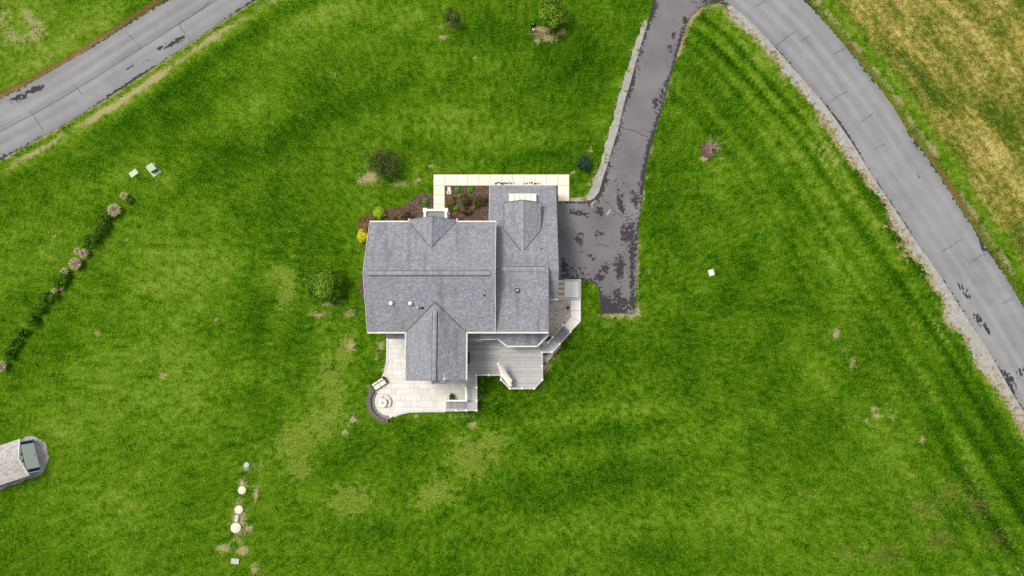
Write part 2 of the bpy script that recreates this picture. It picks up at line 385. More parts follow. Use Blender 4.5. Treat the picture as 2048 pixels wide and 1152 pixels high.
so = t.mapr(t.math('ADD', t.attr('soil'), t.math('MULTIPLY', t.math('SUBTRACT', ns, .5), 1.3)), .30, .72)
c = t.mix(t.math('MULTIPLY', so, .8), c, t.ramp(nf, [(.3, (.060, .034, .012)), (.7, (.27, .135, .060))]))
t.bump(t.math('ADD', nf, t.math('MULTIPLY', nbl, .6)), .85, .16)
LAWN = t.out(c, .95)
t.b.inputs['Specular IOR Level'].default_value = .0
sdv = np.where(out_side, d_out, d_in); alv = np.where(out_side, al_out, al_in)
lawn = mesh_obj('lawn', v, f, LAWN, None, False, {'straw': ('POINT', straw), 'worn': ('POINT', worn), 'light': ('POINT', light), 'dark': ('POINT', dark), 'soil': ('POINT', soil), 'field': ('POINT', field), 'sd': ('POINT', sdv), 'al': ('POINT', alv)}, 'structure')

# ---- asphalt: weathered grey with black sealer left in worn patches
def asphalt(name, base, seal, scale=3.0):
    t = NT(name); n1 = t.noise(26, 3, .7); n2 = t.noise(.7, 3, .6); n3 = t.noise(scale, 6, .68); n4 = t.noise(120, 2, .6)
    v = t.math('ADD', t.math('MULTIPLY_ADD', n1, .5, t.math('MULTIPLY_ADD', n4, .45, t.math('MULTIPLY', n2, .35))), t.math('MULTIPLY_ADD', t.attr('wear'), .30, -.20))
    v = t.math('ADD', v, t.math('MULTIPLY', t.math('SUBTRACT', t.noise(.25, 4, .65), .5), .5))
    lo = tuple(k * .68 for k in base); hi = tuple(k * 1.30 for k in base)
    c = t.ramp(v, [(.25, lo), (.85, hi)])
    m = t.mapr(t.math('ADD', t.attr('seal'), t.math('MULTIPLY', t.math('SUBTRACT', n3, .5), 2.2)), .09, .20)
    c = t.mix(m, c, t.ramp(n1, [(.3, tuple(k * .8 for k in seal)), (.7, tuple(k * 1.3 for k in seal))]))
    t.bump(n1, .25, .01); return t.out(c, .9)
ROADM = asphalt('road_asphalt', (.188, .187, .190), (.028, .028, .032), 2.6)
DRIVEM = asphalt('driveway_asphalt', (.138, .129, .132), (.034, .030, .034), 3.0)

NR, NX = 760, 17
I = resample(inner, NR); O = resample(outer, NR)
vv = []; seal = []; tt = np.linspace(0, 1, NX)
for i in range(NR):
    for k in tt: vv.append((*(I[i] + (O[i] - I[i]) * k), .028 + .05 * math.sin(math.pi * k)))
vv = np.array(vv); rx_, ry_ = vv[:, 0], vv[:, 1]
di, ali, _ = seg_dist(rx_, ry_, inner[::2]); do, alo, _ = seg_dist(rx_, ry_, outer[::2])
eN = np.array([mnoise.noise(Vector((a * .12, 0, 3))) for a in ali]); eM = np.array([mnoise.noise(Vector((a * .12, 5, 13))) for a in alo])
rl = rx_ < 0
seal = np.maximum(.80 * np.exp(-(di / .30) ** 2) * np.clip(.75 + 1.3 * eN, 0, 1.4), .85 * np.exp(-(do / .28) ** 2) * np.clip(.75 + 1.3 * eM, 0, 1.4)) - .42
for p in [(40,195,26,9,28),(70,180,30,9,25),(357,80,22,8,28),(340,90,14,6,28),(322,98,14,5,25),(300,120,18,3,25),(250,140,26,2.5,25),(275,175,40,5,28),(235,200,26,4,30),(20,310,30,4,28),(85,275,12,3,28),(420,65,14,3,30),(1920,572,8,12,-60),(1936,595,14,7,-60),(1957,640,20,9,-55),(1975,660,20,6,-55),(1890,565,10,4,-55),(2040,745,8,12,-60),(2020,760,22,9,-58),(2000,745,22,5,-58),
          (1690,85,4,12,20),(1745,160,4,16,25),(1820,272,5,14,20),(1832,290,5,14,20),(1836,347,4,6,0),(1863,333,3,3),(1965,495,6,14,20),(1798,286,2,2)]:
    seal = np.maximum(seal, .95 * blob(rx_, ry_, *p) - .42)
kk = np.tile(tt, NR); al_k = np.repeat(np.arange(NR) * .6, NX)
wear = sum(np.exp(-((kk - c_) / .07) ** 2) for c_ in (.17, .38, .62, .83)) * .7 + .5 * np.array([mnoise.noise(Vector((k_ * 9, a_ * .06, 2))) for k_, a_ in zip(kk, al_k)]) + .3
f = [(i * NX + k, i * NX + k + 1, (i + 1) * NX + k + 1, (i + 1) * NX + k) for i in range(NR - 1) for k in range(NX - 1)]
f = [q[::-1] for q in f]
road = mesh_obj('road', vv, f, ROADM, None, False, {'seal': ('POINT', seal), 'wear': ('POINT', wear)}, 'structure')
road_z = lambda p: .045
def strip(name, pts, w, z, m, parent, jit=0.0):
    """thin flat strip following pts"""
    P = [np.array(p) for p in pts]; vs = []; n = len(P)
    for i in range(n):
        d = P[min(i + 1, n - 1)] - P[max(i - 1, 0)]; d = d / (np.linalg.norm(d) + 1e-9); nn = np.array([-d[1], d[0]])
        ww = w * (1 + rnd.uniform(-jit, jit)) * (.5 if i in (0, n - 1) else 1) / 2; off = nn * rnd.uniform(-jit, jit) * w
        zz = z(P[i]) if callable(z) else z
        vs += [(*(P[i] + nn * ww + off), zz), (*(P[i] - nn * ww + off), zz)]
    fs = [(2 * i, 2 * i + 1, 2 * i + 3, 2 * i + 2) for i in range(n - 1)]
    o = mesh_obj(name, vs, fs, m, parent); return o
CRACK = mat('crack_black', (.05, .048, .05), .9, .2); PALE = mat('pale_seam', (.245, .245, .247), .9, .1, 20); SCAR = mat('grey_seam', (.085, .085, .088), .9, .2, 20)
def road_surface(p):
    p = np.array(p); d1 = np.min(np.hypot(*(I - p).T)); d2 = np.min(np.hypot(*(O - p).T)); k = d1 / (d1 + d2)
    return .050 + .05 * math.sin(math.pi * k)
def wob(pts, step, amp, seed): return ragged([W2(*p) for p in pts], step, amp, seed)
M = (I + O) / 2
m_left = M[(M[:, 0] < -25)]; m_left = m_left[m_left[:, 0] > -62]
strip('seam', [tuple(p + np.array((0, -.35))) for p in m_left], .05, road_surface, SCAR, road, .3)
m_r = M[(M[:, 0] > 33)]; m_r = m_r[m_r[:, 1] > -24]
strip('seam', [tuple(p + np.array((rnd.uniform(-.05, .05) + .1, 0))) for p in m_r], .07, road_surface, PALE, road, .5)
for pts in [[(358,48),(372,70),(387,90)],[(252,62),(270,82),(284,100)],[(358,48),(400,22),(425,2)],[(1550,93),(1572,75),(1598,58)],[(1660,203),(1680,190),(1698,182)],[(1665,110),(1690,96)],[(1940,525),(1958,512),(1976,508)],[(1510,15),(1530,2)],[(1748,300),(1775,285)],[(2005,607),(2025,596)],[(1880,505),(1905,490),(1925,478)],[(1600,85),(1622,70)],[(1720,245),(1745,228)],[(150,170),(165,190)],[(60,222),(80,250),(88,262)]]:
    strip('crack', wob(pts, .25, .10, pts[0][0]), .055, road_surface, SCAR, road, .5)

# ---- driveway
def drive_attr(x, y):
    d, a, s = seg_dist(x, y, drive + drive[:1])
    e = vnoise(x, y, .25, 6)
    right = (x > 9.2)
    seal = np.where(right, .85 * np.exp(-(d / .50) ** 2) * np.clip(.8 + .8 * e, 0, 1.3), .80 * np.exp(-(d / .34) ** 2) * np.clip(.75 + .9 * e, 0, 1.3)) - .34
    seal = np.where((x < 4.6), -.5, seal)
    pad = (y < 20).astype(float); seal = np.maximum(seal, -.34 + .18 * pad * np.clip(1 + 2 * vnoise(x, y, .5, 77), 0, 2) + .10 * (1 - pad))
    for p in [(1240,402,9,22),(1245,420,8,12),(1155,425,24,7,-10),(1170,430,16,6),(1200,425,10,12),(1158,472,7,10),(1160,488,10,6),(1200,470,10,8),(1250,470,9,30),(1262,470,6,40),(1265,520,7,50),(1240,535,12,34),(1210,535,8,18),(1200,553,14,10),(1235,590,9,18),(1228,612,22,12),(1250,605,16,12),(1215,605,16,14),(1205,598,10,10),(1235,620,24,6),(1128,530,9,20),(1124,545,6,14),(1140,540,5,12),(1265,600,5,26),(1262,560,6,30),
              (1265,385,4,30),(1270,400,3,20),(1345,140,6,30,-16),(1336,165,7,22,-16),(1322,190,6,20,-16),(1310,205,5,18,-16),(1348,70,3,16,-14),(1340,95,3,20,-14),(1303,145,2,10),(1255,225,3,12),(1269,283,3,3),(1281,312,3,3),(1292,22,5,16,-20),(1310,20,4,20,-20),(1370,40,4,8),(1345,160,3,14),(1197,498,3,3),(1165,455,4,3),(1178,510,3,3),(1185,520,3,3),(1150,540,3,3),(1430,5,12,7),(1415,2,8,8),(1406,-8,10,10)]:
        seal = np.maximum(seal, .86 * blob(x, y, *p) - .34)
    return {'seal': seal, 'wear': .5 + .8 * vnoise(x, y, .35, 5)}
driveway = sheet_obj('driveway', drive, .020, .45, DRIVEM, None, drive_attr)
for pts in [[(1204,398),(1216,408),(1229,421),(1235,428),(1250,434),(1262,440),(1274,440)],[(1224,430),(1234,428)],[(1253,434),(1264,430)],[(1240,251),(1252,258),(1272,262),(1284,269),(1297,275)],[(1190,490),(1205,490),(1220,492)],[(1380,2),(1392,5),(1402,12)],[(1214,330),(1224,333),(1230,338)],[(1232,300),(1240,297),(1244,290)]]:
    strip('crack', wob(pts, .2, .12, pts[0][1]), .07, .026, CRACK, driveway, .5)
strip('scrape_mark', catmull([W2(*p) for p in [(1191,403),(1186,405),(1183.5,410),(1184.5,415)]], .15), .11, .027, mat('scrape_pale', (.42, .38, .37), .9, .2, 20), driveway, .2)
strip('scrape_mark', catmull([W2(*p) for p in [(1219.5,418),(1218,424),(1213,430)]], .15), .11, .027, MATS['scrape_pale'], driveway, .2)

# ---- gravel verges
def gravel_mat(name, cols, scale):
    t = NT(name); vo = t.node('ShaderNodeTexVoronoi'); vo.inputs['Scale'].default_value = scale; t.l.new(t.pos(), vo.inputs['Vector'])
    sep = t.node('ShaderNodeSeparateColor'); t.l.new(vo.outputs['Color'], sep.inputs[0])
    c = t.ramp(t.math('MULTIPLY_ADD', t.noise(1.4, 3, .6), .6, t.math('MULTIPLY', sep.outputs[0], .6)), cols)
    t.bump(vo.outputs['Distance'], .6, .03); return t.out(c, .9)
GRAV = gravel_mat('verge_gravel', [(.25, (.16, .15, .125)), (.55, (.27, .26, .235)), (.85, (.40, .385, .35))], 24)
sh_out = [(1450,15),(1472,43),(1513,78),(1539,106),(1574,152),(1617,204),(1652,243),(1682,295),(1721,343),(1760,395),(1784,440),(1800,470),(1822,505),(1860,552),(1884,600),(1898,645),(1930,678),(1956,738),(1991,769),(2017,812),(2047,860),(2160,1035)]
sh_in = [p for p in inner_px if 1440 < p[0] < 2200]
ro = ragged([W2(*p) for p in sh_out], .2, .34, 31)
ri = [W2(p[0] + 4, p[1] - 3) for p in sh_in]
verge = sheet_obj('gravel_verge', ro + ri[::-1], .010, .8, GRAV)
dv_out = [(1291,40),(1281,60),(1268.5,94),(1257,130),(1246,168),(1236,200),(1221,254),(1207,301),(1198,336),(1192,353),(1184,371),(1175,390.5),(1167,394),(1148,396),(1139,397)]
dv_in = [(1139,404),(1165,404.5),(1182,402),(1192,396),(1200,384),(1203,373.5),(1209,353),(1216,333),(1226,298),(1238,260),(1251,204),(1262,168),(1273,127),(1285,85),(1297,50)]
verge2 = sheet_obj('gravel_verge', ragged([W2(*p) for p in dv_out], .2, .20, 44) + [W2(*p) for p in dv_in], .009, .8, GRAV)

# ================================================================== PAVED AREAS
def conc_mat(name, col, var=.09):
    t = NT(name); n = t.noise(1.2, 5, .65); n2 = t.noise(60, 2, .6); oi = t.node('ShaderNodeObjectInfo')
    v = t.math('MULTIPLY_ADD', n, .7, t.math('MULTIPLY_ADD', n2, .25, t.math('MULTIPLY', oi.outputs['Random'], .28)))
    c = t.ramp(v, [(.3, tuple(k * (1 - 1.6 * var) for k in col)), (.6, col), (.9, tuple(min(.9, k * (1 + var)) for k in col))])
    t.bump(n2, .15, .01); return t.out(c, .85)
CREAM = conc_mat('cream_concrete', (.72, .625, .515), .07); WHITEC = conc_mat('white_concrete', (.78, .75, .68), .06)
STAMP = conc_mat('stamped_concrete', (.585, .565, .53), .13); EDGEC = conc_mat('grey_concrete_edge', (.50, .49, .47), .12)
JOINT = mat('dark_joint', (.15, .135, .12), .95)

def slab_run(name, rects, base_pts, m, thick=.06, gap=.014):
    """concrete walk: a base sheet in the joint colour and every slab as a child"""
    o = MB().prism(ccw(base_pts), -.05, .030).build(name, JOINT, None, kind='structure')
    for r in rects:
        q = ccw([W2(*p) for p in r]); c = np.mean(q, 0)
        ins_ = []
        n = len(q)
        for i in range(n):                                   # inset each edge by the joint half-width
            p0, p1, p2 = np.array(q[i - 1]), np.array(q[i]), np.array(q[(i + 1) % n])
            d1 = (p1 - p0) / np.linalg.norm(p1 - p0); d2 = (p2 - p1) / np.linalg.norm(p2 - p1)
            n1 = np.array((-d1[1], d1[0])); n2 = np.array((-d2[1], d2[0])); b = (n1 + n2); b /= max(.2, b @ n1)
            ins_.append(tuple(p1 + b * gap))
        MB().prism(ins_, .0, thick + rnd.uniform(-.004, .004)).build('concrete_slab', m, o, bevel=.012)
    return o
xs = np.linspace(867, 1138.5, 13)
rects = [[(xs[i], 349), (xs[i + 1], 349), (xs[i + 1], 371.5), (xs[i], 371.5)] for i in range(12)]
ys = [371.5, 390, 408.5, 427, 446]
rects += [[(867, a), (889.5, a), (889.5, b), (867, b)] for a, b in zip(ys[:-1], ys[1:])]
rects += [[(1115.6, 371.5), (1138.5, 371.5), (1138.5, 402.5), (1115.6, 402.5)]]
fw = slab_run('front_walk', rects, [W2(*p) for p in [(867.5,349.5),(1138,349.5),(1138,402),(1116,402),(1116,371),(889,371),(889,446),(867.5,446)]][::1], CREAM)
fw2 = [[(1128.5,562.5),(1157.5,562.5),(1157.5,595),(1128.5,595)],[(1140.5,600),(1161.5,600),(1161.5,621),(1140.5,621)],[(1140.5,621),(1161.5,621),(1161.5,643),(1141,634)],[(1141,634),(1161.5,643),(1139.5,665.5),(1126.5,652)]]
sw = slab_run('side_walk', fw2, [W2(*p) for p in [(1117,558.5),(1162,558.5),(1162.5,643),(1140,666),(1126,652),(1140,636),(1140,600),(1117,600)]], WHITEC)
for a in [[(1128.5,558.5),(1162,558.5),(1162,562.5),(1128.5,562.5)],[(1157.5,562.5),(1162,562.5),(1162,595),(1157.5,595)],[(1100,595.5),(1162,595.5),(1162,599.6),(1100,599.6)]]:
    MB().prism(ccw([W2(*p) for p in a]), 0, .085).build('edging', EDGEC, sw, bevel=.012)
BRK = [mat('orange_brick', (.52, .27, .14), .85, .25, 14, .3), mat('cream_brick', (.66, .58, .47), .85, .12, 14, .3)]
yb = 560.5
for i in range(7):
    h = 4.8; a = [(1112, yb), (1128, yb), (1128, yb + h), (1112, yb + h)]
    MB().prism(ccw([W2(*p) for p in a]), 0, .10 + .01 * rnd.random()).build('brick', BRK[0 if i % 2 else 1] if i != 3 else BRK[0], sw, bevel=.01); yb += h + .2

# patio of stamped concrete, each stone-like panel its own piece
arc = [(775 + 38 * math.cos(R(a)), 803 - 37 * math.sin(R(a))) for a in range(268, 148, -10)]
patio_px = [(777,668),(816,668),(816,752),(936,752),(936,823),(820,822.5),(800,827),(787,832)] + arc + [(747,776),(757,768),(766,758),(772,744),(775,720)]
patio_xy = ccw([W2(*p) for p in patio_px])
patio = MB().prism(patio_xy, -.05, .035).build('patio', mat('patio_joint', (.34, .325, .30), .95), None, kind='structure')
pa = np.array(patio_xy); x0, y0 = pa.min(0); x1, y1 = pa.max(0); yy = y0
in_poly = patio_xy
while yy < y1:
    hrow = rnd.choice([.42, .55, .7]); xx = x0 - rnd.random() * .6
    while xx < x1:
        wcol = rnd.choice([.5, .7, .9, 1.1])
        q = clip_poly(in_poly, [(xx + .011, yy + .011), (xx + wcol - .011, yy + .011), (xx + wcol - .011, yy + hrow - .011), (xx + .011, yy + hrow - .011)])
        if len(q) > 2 and area(q) > .02: MB().prism(q, 0, .052 + rnd.uniform(-.003, .004)).build('paving_stone', STAMP, patio)
        xx += wcol
    yy += hrow
for pts in [[(775,676),(775,700),(774.5,722),(771,743),(765,756)],[(787,832.5),(801,827),(820,822.8),(850,822),(890,822)]]:
    P = [W2(*p) for p in pts]; P = [np.array(p) for p in P]; L = []; Rr = []
    for i in range(len(P)):
        d = P[min(i + 1, len(P) - 1)] - P[max(i - 1, 0)]; d /= np.linalg.norm(d); nn = np.array((-d[1], d[0])) * .12; L.append(tuple(P[i] + nn)); Rr.append(tuple(P[i] - nn))
    for i in range(len(P) - 1): MB().prism(ccw([L[i], L[i + 1], Rr[i + 1], Rr[i]]), 0, .085).build('edging', EDGEC, patio, bevel=.01)

# ---- garden beds
def mulch_mat():
    t = NT('bark_mulch'); n = t.noise(22, 4, .75); n2 = t.noise(2, 3, .6)
    c = t.ramp(t.math('MULTIPLY_ADD', n2, .3, t.math('MULTIPLY', n, .8)), [(.35, (.030, .014, .012)), (.55, (.105, .058, .050)), (.72, (.22, .135, .115))])
    t.bump(n, 1.0, .06); return t.out(c, .95)
MULCH = mulch_mat()
CHIP = leaf_mat('mulch_chips', [(.035, .018, .012), (.10, .054, .040), (.17, .100, .078), (.32, .22, .17)])
def scatter_in(poly, n):
    pa = np.array(poly); a, b = pa.min(0), pa.max(0); px = rng.uniform(a[0], b[0], n * 3); py = rng.uniform(a[1], b[1], n * 3)
    k = inside(poly, px, py); return px[k][:n], py[k][:n]
def bed(name, outline, dens=130, m=MULCH, z=.02):
    o = sheet_obj(name, outline, z, .3, m, relief=.05)
    n = int(area(outline) * dens); px, py = scatter_in(outline, n); n = len(px)
    L = rng.uniform(.03, .09, n); w = rng.uniform(.012, .03, n); an = rng.uniform(0, math.pi, n); tl = rng.uniform(-.5, .5, n)
    c, s = np.cos(an), np.sin(an); V = np.zeros((n, 4, 3))
    for j, (u, q) in enumerate(((-1, -1), (1, -1), (1, 1), (-1, 1))):
        V[:, j, 0] = px + u * L * c - q * w * s; V[:, j, 1] = py + u * L * s + q * w * c; V[:, j, 2] = z + .055 + u * L * np.sin(tl) * .4 + q * w * .3
    mesh_obj('bark_chips', V.reshape(-1, 3), np.arange(4 * n).reshape(n, 4).tolist(), CHIP, o, False, {'rnd': ('FACE', rng.random(n))}, 'stuff')
    return o
b1 = catmull([W2(*p) for p in [(744,424),(756,419),(770,417),(797,416),(815,406),(832,393),(845,388),(866,387)]], .3)
bed('front_bed', ragged(b1, .2, .06, 5) + [W2(*p) for p in [(866,452),(742,452),(742,600),(727,606),(719,578),(723,545),(732,515),(726,490),(718,478),(716,455),(728,434)]])
bed('courtyard_bed', [W2(*p) for p in [(890,372.5),(992,372.5),(992,460),(890,460)]])
bed('garage_bed', [W2(*p) for p in [(985,372.4),(1108,372.4),(1108,380),(985,380)]], 90)
bed('garage_corner_bed', [W2(*p) for p in [(1105,372.5),(1115,372.5),(1115,402),(1105,402)]], 90)

GB = gravel_mat('pea_gravel', [(.2, (.30, .24, .20)), (.5, (.56, .48, .42)), (.9, (.70, .64, .58))], 15)
PEB = leaf_mat('pebble_colours', [(.12, .09, .075), (.42, .31, .26), (.58, .47, .40), (.70, .63, .56), (.80, .77, .70)], .7)
def gravel_bed(outline, dens):
    o = sheet_obj('gravel_bed', outline, .012, .3, GB, relief=.02)
    n = int(area(outline) * dens); px, py = scatter_in(outline, n); n = len(px); r = rng.uniform(.025, .065, n); an = rng.uniform(0, 6.28, n)
    base = np.array([(1, 0, 0), (0, .75, 0), (-1, 0, 0), (0, -.75, 0), (0, 0, .7)]); V = np.zeros((n, 5, 3)); c, s = np.cos(an), np.sin(an)
    for j, b in enumerate(base):
        V[:, j, 0] = px + r * (b[0] * c - b[1] * s); V[:, j, 1] = py + r * (b[0] * s + b[1] * c); V[:, j, 2] = .025 + r * b[2]
    F_ = np.array([(0, 1, 4), (1, 2, 4), (2, 3, 4), (3, 0, 4)]); fa = (np.arange(n)[:, None, None] * 5 + F_[None]).reshape(-1, 3).tolist()
    mesh_obj('pebbles', V.reshape(-1, 3), fa, PEB, o, False, {'rnd': ('FACE', np.repeat(rng.random(n), 4))}, 'stuff'); return o
gravel_bed([W2(*p) for p in [(1090,600),(1140,600),(1140,636),(1126,652),(1105,676),(1096,690),(1080,690),(1080,640)]], 210)
gravel_bed(ragged([W2(*p) for p in [(1084,745),(1092,735),(1096,722),(1108,708),(1122,694)]], .2, .10, 3) + [W2(*p) for p in [(1112,690),(1086,700)]], 190)
shed_gr = [(0,902),(30,892),(52,874),(64,871),(78,876),(90,886),(96,905),(99,915),(92,930),(88,945),(82,950),(60,957),(30,968),(0,980),(-90,1010),(-110,915)]
gr = ragged([W2(*p) for p in shed_gr], .25, .15, 17)
gp = sheet_obj('gravel_pad', gr, .010, .5, gravel_mat('shed_gravel', [(.25, (.10, .095, .08)), (.55, (.25, .245, .23)), (.85, (.42, .41, .38))], 20))

# ================================================================== HOUSE
WHITE = mat('white_trim', (.68, .66, .60), .45, .05, 3); SIDING = mat('pale_siding', (.55, .53, .48), .7, .05, 2)
def siding_mat():
    t = NT('lap_siding'); sep = t.node('ShaderNodeSeparateXYZ'); t.l.new(t.pos(), sep.inputs[0])
    fr = t.math('FRACT', t.math('MULTIPLY', sep.outputs[2], 6.5)); t.bump(fr, .5, .02)
    return t.out(t.mix(t.noise(1.5, 3), (.50, .48, .43), (.58, .56, .51)), .6)
LAP = siding_mat(); GLASS = mat('window_glass', (.03, .04, .05), .08, .1); STONE = mat('grey_stone', (.30, .28, .26), .9, .3, 5, .5, 8)
def shingle_mat(name, a, b, stain):
    t = NT(name); r = t.attr('rnd'); n = t.noise(.55, 4, .6); n2 = t.noise(50, 2, .7)
    c = t.mix(t.mapr(r, -.6, 0, 0, 1), tuple(k * .35 for k in a), t.mix(r, a, b)); c = t.mix(t.mapr(n2, .35, .7, 0, .35), c, tuple(k * .55 for k in a))  # negative rnd gives the dark tone of shade painted along ridges
    mp = t.node('ShaderNodeMapping'); mp.inputs['Scale'].default_value = (1.4, .22, .22); t.l.new(t.pos(), mp.inputs[0])
    c = t.mix(t.mapr(n, .50, .75, 0, .5), c, stain); c = t.mix(t.mapr(t.noise(1.0, 4, .6, mp.outputs[0]), .52, .72, 0, .6), c, tuple(k * .6 for k in stain)); t.bump(n2, .35, .01); return t.out(c, .95)
SHING = shingle_mat('grey_shingles', (.186, .194, .219), (.318, .329, .362), (.20, .185, .175))
SHEDSH = shingle_mat('light_shingles', (.33, .31, .29), (.52, .50, .47), (.36, .32, .28))
ROOFB = mat('roof_deck_edge', (.16, .17, .19), .9)

def slope(parent, name, quad, th=.12, mat_=None, exposure=.150, tab=.19):
    """a roof plane: quad = eave-left, eave-right, top-right, top-left (top pair may meet); slab + shingle tabs"""
    mat_ = mat_ or SHING
    P = [Vector(p) for p in quad]; ex = (P[1] - P[0]).normalized(); up0 = P[3] - P[0]; nrm = ex.cross(P[2] - P[0]).normalized()
    if nrm.z < 0: nrm = -nrm
    ey = nrm.cross(ex).normalized()
    if ey.z < 0: ey = -ey; ex = -ex
    uv = [((p - P[0]).dot(ex), (p - P[0]).dot(ey)) for p in P]; uvc = ccw(uv)
    mb = MB(); lo = [p - nrm * th for p in P]; order = range(len(P))
    n = len(P)
    mb._add(P + lo, [tuple(order), tuple(range(2 * n - 1, n - 1, -1))] + [(i, n + i, n + (i + 1) % n, (i + 1) % n) for i in range(n)])
    ro_ = mb.build(name, ROOFB, parent)
    a = np.array(uv); u0, v0 = a.min(0); u1, v1 = a.max(0); V = []; Fc = []; rn = []
    rows = int(math.ceil((v1 - v0) / exposure))
    for i in range(rows):
        va = v0 + i * exposure; u = u0 - rnd.random() * tab; vb = va + exposure
        rowr = rnd.uniform(-.08, .08)
        while u < u1:
            w = tab * rnd.uniform(.6, 1.25)
            rc = [(u, va), (u + w - .006, va), (u + w - .006, vb + .01), (u, vb + .01)]
            q = clip_poly(rc, uvc)
            if len(q) > 2 and area(q) > .0015:
                lam = rnd.random() < .45; hi = .030 if lam else .018
                b = len(V); k = len(q)
                for (qu, qv) in q:
                    t_ = min(1, max(0, (qv - va) / exposure)); V.append(P[0] + ex * qu + ey * qv + nrm * (hi * (1 - t_) + .004))
                Fc.append(tuple(range(b, b + k)))
                r_ = min(1, max(0, (.20 if not lam else .62) + rnd.uniform(-.25, .3) + rowr)); rn.append(r_)
                lowp = [j for j in range(k) if abs(q[j][1] - va) < 1e-4]
                if len(lowp) == 2:
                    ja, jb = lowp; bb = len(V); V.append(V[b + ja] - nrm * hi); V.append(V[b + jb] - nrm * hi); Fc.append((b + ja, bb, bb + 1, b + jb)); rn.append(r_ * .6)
            u += w
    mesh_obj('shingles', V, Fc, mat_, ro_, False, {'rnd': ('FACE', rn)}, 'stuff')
    return ro_
def ridge_cap(parent, a, b, w=.34, h=.05, vent=False):
    a = Vector(a); b = Vector(b); d = (b - a); L = d.length; d.normalize(); sd = Vector((-d.y, d.x, 0)).normalized(); V = []; Fc = []; rn = []
    n = int(L / .28)
    for i in range(n):
        p = a + d * (L * i / n); q = a + d * (L * (i + 1) / n + .03); k = len(V); lift = Vector((0, 0, .012 * ((i % 2) + 1)))
        for c in (p, q):
            lf = lift * (1.0 if c is p else .3); V += [c - sd * w - Vector((0, 0, w * .42)) + lf + Vector((0, 0, h)), c + Vector((0, 0, h)) + lf, c + sd * w - Vector((0, 0, w * .42)) + lf + Vector((0, 0, h)), c - sd * w - Vector((0, 0, w * .42 + .03)), c + sd * w - Vector((0, 0, w * .42 + .03))]
        Fc += [(k, k + 5, k + 6, k + 1), (k + 1, k + 6, k + 7, k + 2), (k + 3, k + 8, k + 5, k), (k + 2, k + 7, k + 9, k + 4), (k, k + 1, k + 2, k + 4, k + 3)]
        r = rnd.uniform(.25, .95); rn += [r] * 2 + [-.6] * 2 + [r * .4]  # side faces coloured dark to draw shade along the ridge
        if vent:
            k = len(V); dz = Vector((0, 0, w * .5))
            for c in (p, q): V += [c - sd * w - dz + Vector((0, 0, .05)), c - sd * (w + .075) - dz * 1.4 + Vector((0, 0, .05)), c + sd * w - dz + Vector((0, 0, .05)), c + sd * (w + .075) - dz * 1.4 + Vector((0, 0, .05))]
            Fc += [(k, k + 1, k + 5, k + 4), (k + 2, k + 6, k + 7, k + 3)]; rn += [-.6, -.6]  # added dark strips beside the vent, its shadow gap painted in
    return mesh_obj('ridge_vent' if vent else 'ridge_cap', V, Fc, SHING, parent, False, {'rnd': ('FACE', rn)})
def gutter(parent, pts, w=.13, h=.12):
    mb = MB()
    for a, b in zip(pts[:-1], pts[1:]):
        a = Vector(a); b = Vector(b); d = (b - a).normalized(); sd = Vector((-d.y, d.x, 0)) * (w / 2)
        e = d * .02
        mb.bar(a - e + sd * .8 , b + e + sd * .8, .03, h); mb.bar(a - e - sd * .8, b + e - sd * .8, .03, h); mb.bar(a - e - Vector((0, 0, h / 2 - .02)), b + e - Vector((0, 0, h / 2 - .02)), w - .04, .03)
        mb.bar(a - e - Vector((0, 0, h / 2 - .045)), b + e - Vector((0, 0, h / 2 - .045)), w - .05, .02)
    return mb.build('gutter', WHITE, parent)
def window(parent, c, w, h, normal):
    """framed window with its pane and sill on a wall facing normal (unit axis vector)"""
    n = Vector(normal); s = Vector((-n.y, n.x, 0)); c = Vector(c); mb = MB()
    for a, b in (((-w/2, -h/2), (w/2, -h/2)), ((-w/2, h/2), (w/2, h/2)), ((-w/2, -h/2), (-w/2, h/2)), ((w/2, -h/2), (w/2, h/2)), ((-w/2, 0), (w/2, 0))):
        mb.bar(c + s * a[0] + Vector((0, 0, a[1])) + n * .03, c + s * b[0] + Vector((0, 0, b[1])) + n * .03, .08, .09)
    o = mb.build('window', WHITE, parent)
    MB().bar(c - s * w / 2 + n * .012, c + s * w / 2 + n * .012, .02, h - .02).build('pane', GLASS, o)
    MB().bar(c - s * (w / 2 + .08) + n * .07 - Vector((0, 0, h / 2 + .05)), c + s * (w / 2 + .08) + n * .07 - Vector((0, 0, h / 2 + .05)), .14, .05).build('sill', WHITE, o)
    return o

HE, HR = 6.2, 8.8
XL, XR, YN, YS, YR = -13.78, -1.55, 13.45, 2.80, 8.12
house = thing('house', 'grey shingled two storey house with white gutters and front gables', 'house', (-6.0, 7.0, 0))
